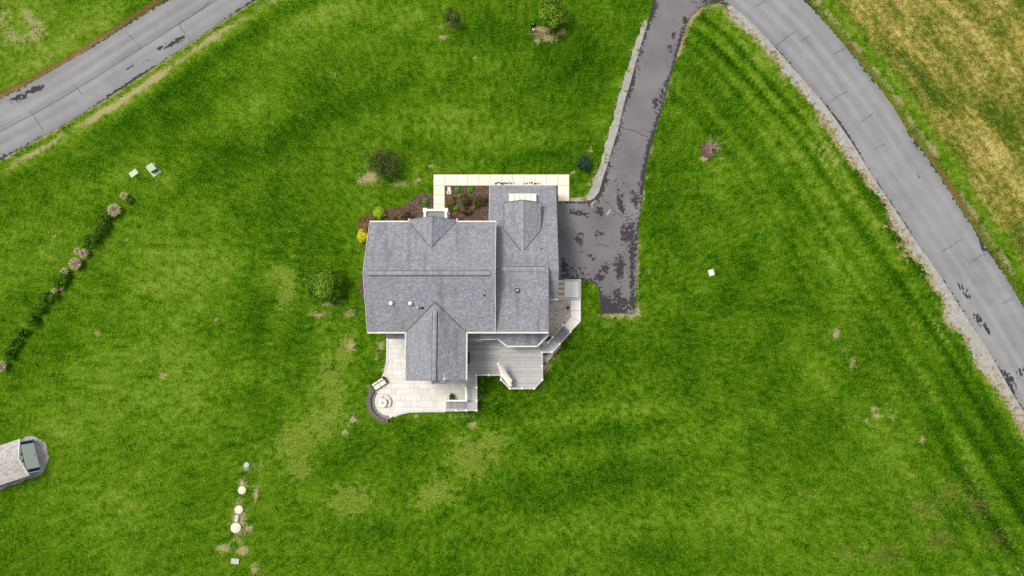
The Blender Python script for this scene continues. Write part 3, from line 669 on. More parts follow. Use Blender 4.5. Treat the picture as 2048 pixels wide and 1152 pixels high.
# walls
def gable_wall(name, x0, x1, y0, y1, he, yr, hr, m=LAP):
    mb = MB(); vs = [(x0, y0, 0), (x0, y1, 0), (x0, y1, he), (x0, yr, hr), (x0, y0, he)]; vs += [(x1, *p[1:]) for p in vs]
    mb._add(vs, [(0, 4, 3, 2, 1), (5, 6, 7, 8, 9), (0, 1, 6, 5), (1, 2, 7, 6), (2, 3, 8, 7), (3, 4, 9, 8), (4, 0, 5, 9)]); return mb.build(name, m, house)
w_main = gable_wall('wall', XL + .30, XR - .12, YS + .35, YN - .35, HE - .02, YR, HR - .22)
mb = MB(); x0, x1, y0, y1, xm = -9.75, -4.70, -1.55, 4.0, -7.22
vs = [(x0, y0, 0), (x1, y0, 0), (x1, y0, HE - .05), (xm, y0, 7.35), (x0, y0, HE - .05)]; vs += [(p[0], y1, p[2]) for p in vs]
mb._add(vs, [(0, 1, 2, 3, 4), (9, 8, 7, 6, 5), (0, 5, 6, 1), (1, 6, 7, 2), (2, 7, 8, 3), (3, 8, 9, 4), (4, 9, 5, 0)]); w_wing = mb.build('wall', LAP, house)
mb = MB(); GXW, GXE, GYN, GYR = -2.28, 4.47, 17.83, 8.65
vs = [(GXW + .12, 6.4, 0), (GXW + .12, GYN - .35, 0), (GXW + .12, GYN - .35, 3.18), (GXW + .12, GYR, 6.38), (GXW + .12, 6.4, 5.0)]; vs += [(GXE - .18, *p[1:]) for p in vs]
mb._add(vs, [(0, 4, 3, 2, 1), (5, 6, 7, 8, 9), (0, 1, 6, 5), (1, 2, 7, 6), (2, 3, 8, 7), (3, 4, 9, 8), (4, 0, 5, 9)]); w_gar = mb.build('wall', LAP, house)
w_mid = MB().prism([(XR - .1, 3.15), (3.35, 3.15), (3.35, 8.6), (XR - .1, 8.6)], 0, [6.08, 6.08, 6.7, 6.7]).build('wall', LAP, house)
# portico gable wall and columns
MB().prism([(-9.7, 13.05), (-5.62, 13.05), (-5.62, 13.4), (-9.7, 13.4)], 0, 6.1).build('wall', LAP, house)

# main roof
r1 = slope(house, 'main_roof', [(XR, YN, HE), (XL, YN, HE), (XL, YR, HR), (XR, YR, HR)])
r2 = slope(house, 'main_roof', [(XL, YS, HE), (XR, YS, HE), (XR, YR, HR), (XL, YR, HR)])
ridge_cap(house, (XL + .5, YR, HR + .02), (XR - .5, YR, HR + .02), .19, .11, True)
for e in ((XL, 1), (XR, -1)):
    for yy in (YN, YS):
        MB().bar((e[0], yy, HE - .02), (e[0], YR, HR - .02), .035, .2).build('rake_trim', WHITE, house)
# portico gable
PX0, PX1, PXM, PYF, PH = -9.92, -5.40, -7.66, 13.68, 7.55
ypk = YN - (PH - HE) / (HR - HE) * (YN - YR)
slope(house, 'gable_roof', [(PX0, YN - .05, HE + .03), (PX0, PYF, HE + .03), (PXM, PYF + .02, PH + .03), (PXM, ypk - .1, PH + .03)])
slope(house, 'gable_roof', [(PX1, PYF, HE + .03), (PX1, YN - .05, HE + .03), (PXM, ypk - .1, PH + .03), (PXM, PYF + .02, PH + .03)])
ridge_cap(house, (PXM, PYF, PH + .05), (PXM, ypk, PH + .05), .15, .03)
# south wing
VX0, VX1, VXM, VY, VH = -10.09, -4.37, -7.22, -1.75, 7.55
yp2 = YS + (VH - HE) / (HR - HE) * (YR - YS)
slope(house, 'wing_roof', [(VX0, VY, HE + .02), (VX0, YS + .05, HE + .02), (VXM, yp2 + .1, VH + .02), (VXM, VY, VH + .02)])
slope(house, 'wing_roof', [(VX1, YS + .05, HE + .02), (VX1, VY, HE + .02), (VXM, VY, VH + .02), (VXM, yp2 + .1, VH + .02)])
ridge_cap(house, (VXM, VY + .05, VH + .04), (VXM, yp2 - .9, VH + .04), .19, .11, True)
VAL = mat('valley_flashing_eave_shade', (.07, .072, .08), .7, .2)  # dark metal of the valleys, also colours the painted eave shade
for a, b in (((VX0 + .02, YS + .02, HE + .05), (VXM, yp2, VH + .05)), ((VX1 - .02, YS + .02, HE + .05), (VXM, yp2, VH + .05)), ((PX1 - .02, YN, HE + .05), (PXM, ypk, PH + .05)), ((PX0 + .02, YN, HE + .05), (PXM, ypk, PH + .05))):
    MB().bar(a, b, .10, .03).build('valley', VAL, house)
# garage roof, its long north slope and short south slope
gz = lambda y: 3.2 + (6.6 - 3.2) * (GYN - y) / (GYN - GYR)
slope(house, 'garage_roof', [(GXE, GYN, 3.2), (GXW, GYN, 3.2), (GXW, GYR, 6.6), (GXE, GYR, 6.6)])
slope(house, 'garage_roof', [(3.2, 6.1, 4.95), (GXE, 6.1, 4.95), (GXE, GYR, 6.6), (3.2, GYR, 6.6)])
# middle wing
MZ, MX = 6.98, 3.48
slope(house, 'middle_roof', [(XR + .02, YS, HE), (MX, YS, HE), (MX, 8.75, MZ), (XR + .02, 8.75, MZ)])
slope(house, 'middle_roof', [(MX, 9.45, gz(9.45) + .02), (XR + .02, 9.45, gz(9.45) + .02), (XR + .02, 8.75, MZ), (MX, 8.75, MZ)])
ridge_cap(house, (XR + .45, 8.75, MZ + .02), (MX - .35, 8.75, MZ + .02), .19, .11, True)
MB().prism([(MX - .12, 6.2), (MX - .02, 6.2), (MX - .02, 9.35), (MX - .12, 9.35)], 4.9, [6.45, 6.45, 6.3, 6.3]).build('wall', LAP, house)
# garage dormer
DX0, DX1, DXM, DYF, DE, DR = -.79, 2.86, 1.03, 15.62, 5.03, 5.92
yde = GYN - (DE - 3.2) / 3.4 * (GYN - GYR); ydr = GYN - (DR - 3.2) / 3.4 * (GYN - GYR)
MB().prism([(DX0 + .18, yde - .3), (DX1 - .18, yde - .3), (DX1 - .18, DYF - .2), (DX0 + .18, DYF - .2)], 3.6, DE - .03).build('dormer_wall', WHITE, house)
mb = MB(); mb._add([(DX0 + .2, DYF - .22, DE - .05), (DX1 - .2, DYF - .22, DE - .05), (DXM, DYF - .22, DR - .15), (DX0 + .2, DYF - 1.2, DE - .05), (DX1 - .2, DYF - 1.2, DE - .05), (DXM, DYF - 1.2, DR - .15)], [(0, 2, 1), (3, 4, 5), (0, 1, 4, 3), (1, 2, 5, 4), (2, 0, 3, 5)]); mb.build('dormer_gable', WHITE, house)
def slope5(name, eA, eB, vB, top, topF):
    pass
slope(house, 'dormer_roof', [(DX0, yde, DE), (DX0, DYF, DE), (DXM, DYF + .05, DR), (DXM, ydr, DR)])
slope(house, 'dormer_roof', [(DX1, DYF, DE), (DX1, yde, DE), (DXM, ydr, DR), (DXM, DYF + .05, DR)])
for sx in (DX0, DX1): MB().bar((sx, yde, DE - .01), (sx, DYF, DE - .01), .07, .10).build('eave_shade_bar', VAL, house)  # added dark bars that put the eave shade into their colour
ridge_cap(house, (DXM, DYF, DR + .02), (DXM, ydr + .05, DR + .02), .15, .03)
for sx in (DX0, DX1): MB().bar((DXM, ydr, DR + .03), (sx, yde, DE + .03), .08, .03).build('valley', VAL, house)
# white panelled hood below the dormer gable
hx0, hx1 = W(1017, 390, 4.2).x, W(1073, 390, 4.2).x
hood = MB().prism([(hx0, 15.35), (hx1, 15.35), (hx1, W(1045, 388.5, 4.1).y), (hx0, W(1045, 388.5, 4.1).y)], 3.6, [4.75, 4.75, 4.1, 4.1]).build('dormer_hood', mat('hood_white', (.66, .63, .56), .5, .06), house)
yh = W(1045, 388.5, 4.1).y
for i in range(6):
    xx = hx0 + .03 + (hx1 - hx0 - .06) * i / 5; MB().bar((xx, 15.4, 4.76), (xx, yh + .02, 4.115), .035, .04).build('seam', mat('seam_grey', (.36, .35, .32), .5), hood)
MB().box(((hx0 + hx1) / 2, yh + .02, 4.06), (hx1 - hx0 + .12, .08, .16)).build('hood_fascia', WHITE, hood)
# portico: lower flat roof with white beam on columns
pz = 3.1
a, b = W(850, 420.5, pz), W(892, 420.5, pz); yb_ = 13.2
port = MB().prism([(a.x, yb_), (b.x, yb_), (b.x, a.y), (a.x, a.y)], pz - .25, pz - .1).build('portico_roof', mat('portico_grey', (.20, .22, .22), .8, .2), house)
for p, q, w in (((a.x - .12, a.y, pz), (b.x + .12, a.y, pz), .24), ((a.x, yb_, pz - .003), (a.x, a.y - .10, pz - .003), .26), ((b.x, yb_, pz - .003), (b.x, a.y - .10, pz - .003), .26)):
    MB().bar(p, q, w, .26).build('beam', WHITE, port, bevel=.015)
for cx in (a.x, b.x):
    col_ = MB().lathe((cx, a.y, 0), [(.17, .06), (.17, .2), (.12, .25), (.11, pz - .35), (.16, pz - .3), (.16, pz - .14)], 14).build('column', WHITE, house, True)
    MB().box((cx, a.y, pz + .06), (.42, .42, .19)).build('column_cap', WHITE, col_, bevel=.02)
# pent roofs and the bay roof over the deck side
PE = 3.5
a = W(757, 668, 4.1); b = W(776, 677.5, PE); c_ = W(812, 677.5, PE)
slope(house, 'pent_roof', [(b.x, b.y, PE), (c_.x + .2, c_.y, PE), (c_.x + .2, 3.2, 4.15), (a.x + .3, 3.2, 4.15)])
l0, l1 = W(933, 678, PE), W(995, 677, PE)
slope(house, 'pent_roof', [(-4.7, l0.y, PE), (l1.x, l0.y, PE), (l1.x, 3.2, 4.15), (-4.7, 3.2, 4.15)])
B0, B1, B2, B3 = W(995, 677, PE), W(1014, 691.5, PE), W(1074, 691.5, PE), W(1096, 669, PE)
T0, T1 = Vector((B0.x + .75, 3.14, 4.3)), Vector((B2.x + .2, 3.14, 4.3))
slope(house, 'bay_roof', [B1, B2, T1, T0])
mb_l = slope(house, 'bay_roof', [(B0.x, B0.y, PE), B1, T0, (B0.x - .05, 3.14, 4.0)])
slope(house, 'bay_roof', [B2, (B3.x, B3.y, PE), (B3.x, 3.14, PE + .12), T1])
bw = [(B0.x + .3, 3.2), (B0.x + .35, B0.y + .1), (B1.x + .15, B1.y + .35), (B2.x - .15, B2.y + .35), (B3.x - .4, 3.2)]
MB().prism(ccw(bw), 0, PE - .05).build('bay_wall', LAP, house)
MB().prism([(-4.75, 3.0), (B0.x + .3, 3.0), (B0.x + .3, 3.3), (-4.75, 3.3)], 0, PE + .1).build('wall', LAP, house)
MB().prism(ccw([(b.x + .3, b.y + .3), (-9.6, b.y + .3), (-9.6, 3.4), (b.x + .3, 3.4)]), 0, PE - .05).build('wall', LAP, house)
g1 = [(-4.42, l0.y - .06, PE - .02), (B0.x, B0.y - .06, PE - .02), (B1.x, B1.y - .06, PE - .02), (B2.x, B2.y - .06, PE - .02), (B3.x + .05, B3.y - .06, PE - .02)]
gutter(house, g1)
# gutters on the eaves
gutter(house, [(XL, YN + .06, HE - .03), (PX0 - .07, YN + .06, HE - .03)]); gutter(house, [(PX1 + .07, YN + .06, HE - .03), (XR, YN + .06, HE - .03)])
for sx in (PX0 - .06, PX1 + .06): gutter(house, [(sx, YN + .05, HE), (sx, PYF + .1, HE)])
gutter(house, [(XL, YS - .06, HE - .03), (VX0 - .06, YS - .06, HE - .03)]); gutter(house, [(VX1 + .06, YS - .06, HE - .03), (MX, YS - .06, HE - .03)])
for sx in (VX0 - .05, VX1 + .06): gutter(house, [(sx, YS - .05, HE - .01), (sx, VY, HE - .01)])
gutter(house, [(GXW, GYN + .06, 3.16), (GXE, GYN + .06, 3.16)])
for p, q in (((GXW, GYN, 3.18), (GXW, YN, gz(YN) - .02)), ((GXE, GYN, 3.18), (GXE, GYR, 6.58)), ((GXE, 6.1, 4.93), (GXE, GYR, 6.58)), ((MX, YS, HE - .02), (MX, 8.75, MZ - .02)), ((VX0 + .05, VY - .02, HE), (VXM, VY - .02, VH)), ((VX1 - .05, VY - .02, HE), (VXM, VY - .02, VH)), ((DX0, DYF + .03, DE), (DXM, DYF + .08, DR)), ((DX1, DYF + .03, DE), (DXM, DYF + .08, DR)), ((PX0, PYF + .02, HE), (PXM, PYF + .04, PH)), ((PX1, PYF + .02, HE), (PXM, PYF + .04, PH))):
    MB().bar(p, q, .035, .18).build('rake_trim', WHITE if p[0] == GXW else ROOFB, house)
gutter(house, [(MX + .02, 6.04, 4.92), (GXE, 6.04, 4.92)])
# chimney chase on the south gable, antenna, vents
a, b = W(863, 767.5, 6.6), W(894, 767.5, 6.6)
ch = MB().prism([(a.x + .1, VY - .02), (b.x - .1, VY - .02), (b.x - .1, a.y + .1), (a.x + .1, a.y + .1)], 0, 6.5).build('chimney_chase', LAP, house)
slope(ch, 'chase_roof', [(a.x, a.y, 6.5), (b.x, a.y, 6.5), (b.x, VY + .1, 6.95), (a.x, VY + .1, 6.95)]) if False else None
cr = slope(house, 'chase_roof', [(a.x, a.y, 6.5), (b.x, a.y, 6.5), (b.x, VY + .15, 7.0), (a.x, VY + .15, 7.0)])
p = W(896.5, 763, 6.0); MB().box((p.x, p.y, 5.6), (.36, .36, .8)).build('downspout_box', WHITE, house, bevel=.02)
p = W(886, 753, 6.9); mb = MB(); zz = 7.05
mb.bar((p.x - .1, p.y + .35, zz + .1), (p.x - .1, p.y - .55, zz + .1), .05, .05); mb.bar((p.x + .12, p.y + .3, zz + .1), (p.x + .12, p.y - .5, zz + .1), .05, .05); mb.bar((p.x - .22, p.y - .25, zz + .15), (p.x + .35, p.y - .2, zz + .15), .05, .05); mb.bar((p.x, p.y - .23, zz - .35), (p.x, p.y - .23, zz + .2), .05, .05)
mb.build('antenna', mat('aluminium', (.6, .6, .6), .4, .05, 6, metal=.3), house)
zs = lambda yy: HE + (HR - HE) * (yy - YS) / (YR - YS)
BLACKP = mat('black_rubber', (.03, .03, .032), .6, .2)
for px, py in ((783, 607), (821.5, 607)):
    q = W(px, py, 7.45); MB().lathe((q.x, q.y, zs(q.y) - .02), [(.17, 0), (.15, .08), (.15, .22), (.20, .24), (.20, .32), (.08, .40)], 16).build('roof_vent', WHITE, house, True)
q = W(836, 615.5, 7.3); MB().lathe((q.x, q.y, zs(q.y) - .02), [(.15, 0), (.10, .06), (.09, .35), (.13, .37), (.12, .45)], 12).build('vent_pipe', mat('galvanised', (.45, .46, .47), .4, .1, 6, metal=.4), house, True)
q = W(845, 615, 7.3); MB().lathe((q.x, q.y, zs(q.y) - .02), [(.16, 0), (.07, .08), (.06, .35)], 12).build('vent_pipe', BLACKP, house, True)
q = W(968.5, 590.5, 7.8); MB().lathe((q.x, q.y, zs(q.y) - .02), [(.13, 0), (.07, .06), (.06, .3)], 12).build('vent_pipe', BLACKP, house, True)
zm = lambda yy: HE + (MZ - HE) * (yy - YS) / (8.75 - YS)
q = W(1034.5, 581, 6.8); sv = MB().box((q.x, q.y, zm(q.y) + .12), (.40, .40, .28)).build('square_vent', BLACKP, house, bevel=.03)
MB().box((q.x, q.y, zm(q.y) + .27), (.22, .22, .03)).build('vent_cap', mat('vent_grey', (.3, .3, .31), .6), sv)
q = W(1083, 498, 5.9); MB().lathe((q.x, q.y, gz(q.y) - .02), [(.10, 0), (.06, .05), (.05, .22)], 10).build('vent_pipe', BLACKP, house, True)
# openings
for xx in (-12.4, -10.8, -4.3, -2.6): window(house, (xx, YN - .33, 4.7), 1.0, 1.4, (0, 1, 0)); window(house, (xx, YN - .33, 1.7), 1.0, 1.5, (0, 1, 0))
for yy in (4.8, 8.1, 11.4): window(house, (XL + .28, yy, 4.6), .9, 1.4, (-1, 0, 0)); window(house, (XL + .28, yy, 1.7), .9, 1.4, (-1, 0, 0))
for xx in (-12.6, -3.2, .2, 2.0): window(house, (xx, YS + .33, 5.1), 1.0, 1.2, (0, -1, 0))
for yy in (-.2, 1.6): window(house, (-9.77, yy, 4.6), .9, 1.4, (-1, 0, 0)); window(house, (-9.77, yy, 1.7), .9, 1.4, (-1, 0, 0)); window(house, (-4.68, yy, 4.6), .9, 1.4, (1, 0, 0))
for xx in (-8.8, -5.5): window(house, (xx, -1.57, 4.6), 1.0, 1.4, (0, -1, 0)); window(house, (xx, -1.57, 1.7), 1.0, 1.6, (0, -1, 0))
window(house, (DXM, DYF - .19, 4.62) , .9, .7, (0, 1, 0)) if False else None
DOORM = mat('dark_door', (.12, .03, .025), .5); GDOOR = mat('white_garage_door', (.74, .73, .70), .5)
d = MB().box((-7.66, 13.43, 1.2), (1.0, .06, 2.1)).build('front_door', DOORM, house); MB().box((-7.28, 13.48, 1.15), (.05, .06, .12)).build('handle', mat('brass', (.6, .45, .2), .3, .05, 6, metal=.8), d)
for yy in (11.2, 15.2):
    d = MB().box((GXE - .16, yy, 1.15), (.06, 2.7, 2.2)).build('garage_door', GDOOR, house)
    for k in range(4): MB().box((GXE - .12, yy, .33 + .55 * k), (.04, 2.66, .5)).build('door_panel', GDOOR, d)
d = MB().box((-4.68, 2.0, 2.3), (.06, .95, 2.1)).build('patio_door', GLASS, house)
p = W(956, 683.5, 2.9); MB().box((p.x, p.y + .12, 2.9), (.75, .30, .18)).build('door_awning', mat('sage_awning', (.52, .52, .46), .6, .08), house, bevel=.02)
# brown debris and leaves lying in the garage gutter
mb = MB()
for i in range(46):
    px = rnd.choice([rnd.uniform(988, 1012), rnd.uniform(1003, 1030), rnd.uniform(1046, 1082)]); q = W(px, 366.2 + rnd.uniform(-1.2, 1.6), 3.28); mb.box((q.x, q.y, 3.22 + rnd.uniform(0, .05)), (rnd.uniform(.06, .2), rnd.uniform(.05, .14), .05), rnd.random() * 3)
lit = mb.build('leaf_litter', mat('dead_leaves', (.03, .028, .022), .9, .4, 12)); lit['kind'] = 'stuff'; lit['label'] = 'dark wet leaves clogging the white gutter along the garage eave'; lit['category'] = 'leaves'

# ================================================================== DECK
DZ = 1.15; RZ = DZ + 1.0
def wood(name, col):
    t = NT(name); oi = t.node('ShaderNodeObjectInfo'); mp = t.node('ShaderNodeMapping'); t.l.new(t.pos(), mp.inputs[0]); mp.inputs['Scale'].default_value = (1, 1, 1)
    n = t.noise(3, 4, .6); n2 = t.noise(45, 2, .6)
    v = t.math('MULTIPLY_ADD', n, .45, t.math('MULTIPLY_ADD', oi.outputs['Random'], .30, t.math('MULTIPLY', n2, .25)))
    return t.out(t.ramp(v, [(.25, tuple(k * .72 for k in col)), (.8, tuple(k * 1.22 for k in col))]), .75)
BOARD = wood('grey_deck_board', (.41, .405, .405)); TREADM = wood('grey_tread', (.26, .262, .275)); RAILM = mat('grey_rail', (.40, .40, .41), .6, .08)
POSTM = mat('white_post', (.80, .77, .70), .5, .04); UND = mat('dark_deck_frame', (.10, .085, .07), .9)  # last one: dark brown for support posts and joists below
deck = thing('deck', 'raised grey board deck with white posts and stairs behind house', 'deck', (1.0, -.5, 0))
pp = lambda px, py, z=RZ + .08: W2(px, py, z)
E1, E2, E3 = pp(1083.6, 704.6), pp(1084, 731.7), pp(1084.7, 759.4)
S1, S2, S3, S4, S5 = pp(1068.5, 777), pp(1044, 777), pp(1019.4, 777), pp(1002, 759.4), pp(1002, 749.7)
N1, N2, N3 = pp(977.4, 750), pp(952.4, 750), pp(952.8, 775.4)
L1, L2, L3, L4, L5 = pp(1083.6, 684.7), pp(1095.8, 684.7), pp(1105.3, 674.4), pp(1119.4, 688), pp(1104, 704)
wx = -4.62
poly = [(wx, 2.95), (-1.2, 2.95), (B1.x + .15, B1.y + .3), (B2.x, B2.y + .3), (E1[0], L1[1]), E1, E3, S1, S3, S4, S5, N2, (N2[0], N3[1] + .1), (wx, N3[1] + .1)]
poly = ccw([tuple(p) for p in poly])
xdiv = W(999.7, 700, DZ).x
yv = min(p[1] for p in poly); n = 0
while yv < 2.95:
    for xa, xb in ((-8, xdiv - .075), (xdiv + .075, 8)):
        q = clip_poly(poly, [(xa, yv), (xb, yv), (xb, yv + .133), (xa, yv + .133)])
        if len(q) > 2 and area(q) > .01: MB().prism(q, DZ - .03, DZ).build('deck_board', BOARD, deck)
    yv += .150
MB().prism([(xdiv - .07, S5[1] - .2), (xdiv + .07, S5[1] - .2), (xdiv + .07, 2.9), (xdiv - .07, 2.9)], DZ - .03, DZ + .002).build('divider_board', BOARD, deck)
# landing by the east stairs: diagonal boards
land = ccw([(E1[0] + .08, L1[1]), L2, L3, L4, L5, (E1[0] + .08, E1[1])]); cx_, cy_ = np.mean(land, 0); an = math.atan2(L4[1] - L3[1], L4[0] - L3[0]); ca, sa = math.cos(an), math.sin(an)
rot = [((p[0] - cx_) * ca + (p[1] - cy_) * sa, -(p[0] - cx_) * sa + (p[1] - cy_) * ca) for p in land]
vv_ = min(p[1] for p in rot)
while vv_ < max(p[1] for p in rot):
    q = clip_poly(rot, [(-9, vv_), (9, vv_), (9, vv_ + .133), (-9, vv_ + .133)])
    if len(q) > 2 and area(q) > .008: MB().prism([(cx_ + a * ca - b * sa, cy_ + a * sa + b * ca) for a, b in q], DZ - .028, DZ + .001).build('deck_board', BOARD, deck)
    vv_ += .150
# lower west landing, one step down
LZ = DZ - .17
WX0, WX1 = pp(932, 790)[0] + .08, pp(952.8, 790)[0]; YT, YM, YB = N3[1] + .08, pp(950, 801.5)[1], pp(950, 821)[1]
yv = YM
while yv < YT - .02: MB().prism([(WX0, yv), (WX1, yv), (WX1, min(yv + .138, YT)), (WX0, min(yv + .138, YT))], LZ - .03, LZ).build('deck_board', BOARD, deck); yv += .15
xv = WX0
while xv < WX1 - .02: MB().prism([(xv, YB), (min(xv + .138, WX1), YB), (min(xv + .138, WX1), YM - .012), (xv, YM - .012)], LZ - .03, LZ).build('deck_board', BOARD, deck); xv += .15
# stairs: west flight (down to the patio) and east flight (down to the side walk)
def flight(p0, p1, q0, q1, z0, z1, n):
    """treads between the top edge p0-p1 and the bottom edge q0-q1"""
    p0, p1, q0, q1 = map(np.array, (p0, p1, q0, q1))
    for i in range(n):
        t0, t1 = i / n, (i + 1) / n; z = z0 + (z1 - z0) * (i + 1) / (n + 1)
        a, b, c, d = p0 + (q0 - p0) * t0, p1 + (q1 - p1) * t0, p1 + (q1 - p1) * t1, p0 + (q0 - p0) * t1
        dr = (q0 - p0) / np.linalg.norm(q0 - p0)
        m1a, m1b = a + (d - a) * .47, b + (c - b) * .47
        MB().prism(ccw([tuple(a - dr * .02), tuple(b - dr * .02), tuple(m1b), tuple(m1a)]), z - .03, z).build('tread', TREADM, deck)
        MB().prism(ccw([tuple(m1a + dr * .012), tuple(m1b + dr * .012), tuple(c + dr * .025), tuple(d + dr * .025)]), z - .03, z + .001).build('tread', TREADM, deck)
        MB().prism(ccw([tuple(d), tuple(c), tuple(c - dr * .02), tuple(d - dr * .02)]), z - (z0 - z1) / (n + 1), z - .031).build('riser', RAILM, deck)
    for a, c in ((p0, q0), (p1, q1)): MB().bar((*a, z0 - .15), (*c, z1 + .08), .05, .26).build('stringer', RAILM, deck)
xb_ = pp(890, 811, .5)[0] + .1
flight((WX0, YM - .05), (WX0, YB + .06), (xb_, YM - .05), (xb_, YB + .06), LZ, .05, 6)
q0, q1 = W2(1127, 651.5, .1), W2(1140, 664, .1)
flight(L3, L4, q0, q1, DZ, .06, 6)
# posts, caps, rails and balusters
def post(p, zb, zt, cap=True, w=.11):
    o = MB().box((p[0], p[1], (zb + zt) / 2), (w, w, zt - zb)).build('post', POSTM, deck)
    if cap:
        c = MB().box((p[0], p[1], zt + .02), (w + .08, w + .08, .05)); c.box((p[0], p[1], zt + .065), (w + .02, w + .02, .05)); c.build('post_cap', POSTM, o, bevel=.012)
    return o
def rail(a, b, za, zb=None, top=True, tw=.16, tm=None):
    zb = za if zb is None else zb
    A = Vector((*a, za)); B = Vector((*b, zb)); L = (B - A).length
    r = MB().bar(A + Vector((0, 0, -.02)), B + Vector((0, 0, -.02)), tw, .045).build('top_rail', tm or RAILM, deck)
    mb = MB(); mb.bar(A - Vector((0, 0, .10)), B - Vector((0, 0, .10)), .045, .07); mb.bar(A - Vector((0, 0, .90)), B - Vector((0, 0, .90)), .045, .07)
    n = max(2, int(L / .13))
    for i in range(1, n):
        c = A + (B - A) * i / n; mb.bar(c - Vector((0, 0, .88)), c - Vector((0, 0, .1)), .035, .035)
    mb.build('balusters', POSTM, deck, kind='stuff')
for p in (E1, E2, E3, S1, S2, S3, S4, S5, N1, N2, L1, L2, L5, L3, L4): post(p, 0, RZ)
for a, b in ((E1, E2), (E2, E3), (E3, S1), (S1, S2), (S2, S3), (S3, S4), (S4, S5), (S5, N1), (N1, N2), (L1, L2), (L2, L3), (E1, L5), (L5, L4)): rail(a, b, RZ - .02)
rail(N2, N3, RZ - .02); post(N3, 0, RZ)
WO1, WO2, WO3, WO4, WO5 = pp(953.3, 801.5, 2.0), pp(953, 821, 2.0), pp(932.8, 820.6, 2.0), pp(912.8, 821, 1.6), pp(890, 820, 1.15)
WI1, WI2, WI3, WI4 = pp(931, 775.6, 2.0), pp(932.5, 801.5, 2.0), pp(912, 801.5, 1.6), pp(891, 801.5, 1.15)
LR = LZ + 1.0
for p, zt in ((WO1, LR), (WO2, LR), (WO3, LR), (WI1, LR), (WI2, LR)): post(p, 0, zt)
for p, zt in ((WO4, 1.55), (WI3, 1.55), (WO5, 1.08), (WI4, 1.08)): post(p, .04, zt)
CR = mat('white_rail', (.78, .75, .69), .5, .05)
for a, b, za, zb in ((N3, WO1, LR - .02, None), (WO1, WO2, LR - .02, None), (WO2, WO3, LR - .02, None), (WO3, WO4, LR - .02, 1.5), (WO4, WO5, 1.5, 1.02)): rail(a, b, za, zb, tw=.12)
for a, b, za, zb in ((WI1, WI2, LR - .02, None), (WI2, WI3, LR - .02, 1.5), (WI3, WI4, 1.5, 1.02)): rail(a, b, za, zb, tw=.15, tm=CR)
Q0, Q1 = W2(1126, 650.5, 1.0), W2(1141, 664, 1.0)
for a, b in ((L3, Q0), (L4, Q1)): rail(a, b, RZ - .02, 1.0, tw=.10); post(b, .0, 1.04, True)
fas = [(poly[i], poly[(i + 1) % len(poly)]) for i in range(len(poly))]
for a, b in fas:
    if max(a[1], b[1]) < 2.3: MB().bar((*a, DZ - .17), (*b, DZ - .17), .04, .26).build('fascia', RAILM, deck)
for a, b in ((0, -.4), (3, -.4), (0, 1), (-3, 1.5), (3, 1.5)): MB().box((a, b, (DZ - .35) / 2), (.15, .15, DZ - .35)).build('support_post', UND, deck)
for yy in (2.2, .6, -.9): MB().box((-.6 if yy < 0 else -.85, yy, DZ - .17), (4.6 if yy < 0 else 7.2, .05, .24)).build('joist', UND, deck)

# ---- grill on the deck, closed umbrella
BLK = mat('black_metal', (.015, .015, .016), .4, .2)
g = W(937.5, 716, DZ + .9); grill = thing('grill', 'black barbecue grill on deck tight against the south wing wall', 'grill', (g.x, g.y, DZ))
MB().box((g.x - .12, g.y, DZ + .75), (.48, .62, .22)).build('firebox', BLK, grill, bevel=.03)
mb = MB(); n = 8
vs = [(g.x - .12 + .24 * math.cos(math.pi * k / n), g.y + s * .30, DZ + .87 + .20 * math.sin(math.pi * k / n)) for s in (-1, 1) for k in range(n + 1)]
mb._add(vs, [(k, k + 1, n + 2 + k, n + 1 + k) for k in range(n)] + [tuple(range(n + 1)), tuple(range(2 * n + 1, n, -1))]); lid = mb.build('lid', BLK, grill)
MB().bar((g.x + .13, g.y - .2, DZ + .93), (g.x + .13, g.y + .2, DZ + .93), .03, .03).build('handle', mat('steel', (.5, .5, .5), .3, .05, 6, metal=.7), lid)
for s in (-1, 1): MB().box((g.x - .10, g.y + s * .45, DZ + .84), (.40, .22, .03)).build('side_shelf', BLK, grill)
for sx in (-.3, .06):
    for sy in (-.26, .26): MB().box((g.x + sx, g.y + sy, DZ + .32), (.04, .04, .64)).build('leg', BLK, grill)

CANV = mat('off_white_canvas', (.80, .72, .61), .9, .04, 5)
a = W(996, 729, DZ + 2.15); b = W(1019, 768, DZ + 1.0); base = W(1022, 776, DZ)
umb = thing('patio_umbrella', 'closed cream cantilever umbrella leaning across the deck rail', 'umbrella', (S3[0] + .35, S3[1] + .35, DZ))
bx, by = S3[0] + .35, S3[1] + .35
um = MB()
up_ = [(993.5, 727), (998, 725), (1025, 761.5), (1022.5, 765), (1023.5, 773), (1017.5, 772.5), (1003, 752)]
zt_ = [2.15, 2.15, 1.15, 1.1, 1.0, .95, 1.35]
top = [W(q[0], q[1], DZ + z_) for q, z_ in zip(up_, zt_)]; nn_ = len(top)
rid = [W(996.5, 729, DZ + 2.28), W(1010, 750, DZ + 1.72), W(1019, 766, DZ + 1.22)]
low = [q - Vector((0, 0, .22)) for q in top]
um._add(top + rid + low, [(0, nn_, 1), (1, nn_, nn_ + 1, 2), (2, nn_ + 1, nn_ + 2, 3), (3, nn_ + 2, 4), (4, nn_ + 2, 5), (5, nn_ + 2, nn_ + 1, 6), (6, nn_ + 1, nn_, 0)] + [(i_, (i_ + 1) % nn_, nn_ + 3 + (i_ + 1) % nn_, nn_ + 3 + i_) for i_ in range(nn_)] + [tuple(range(2 * nn_ + 2, nn_ + 2, -1))])
um.build('canopy', CANV, umb)
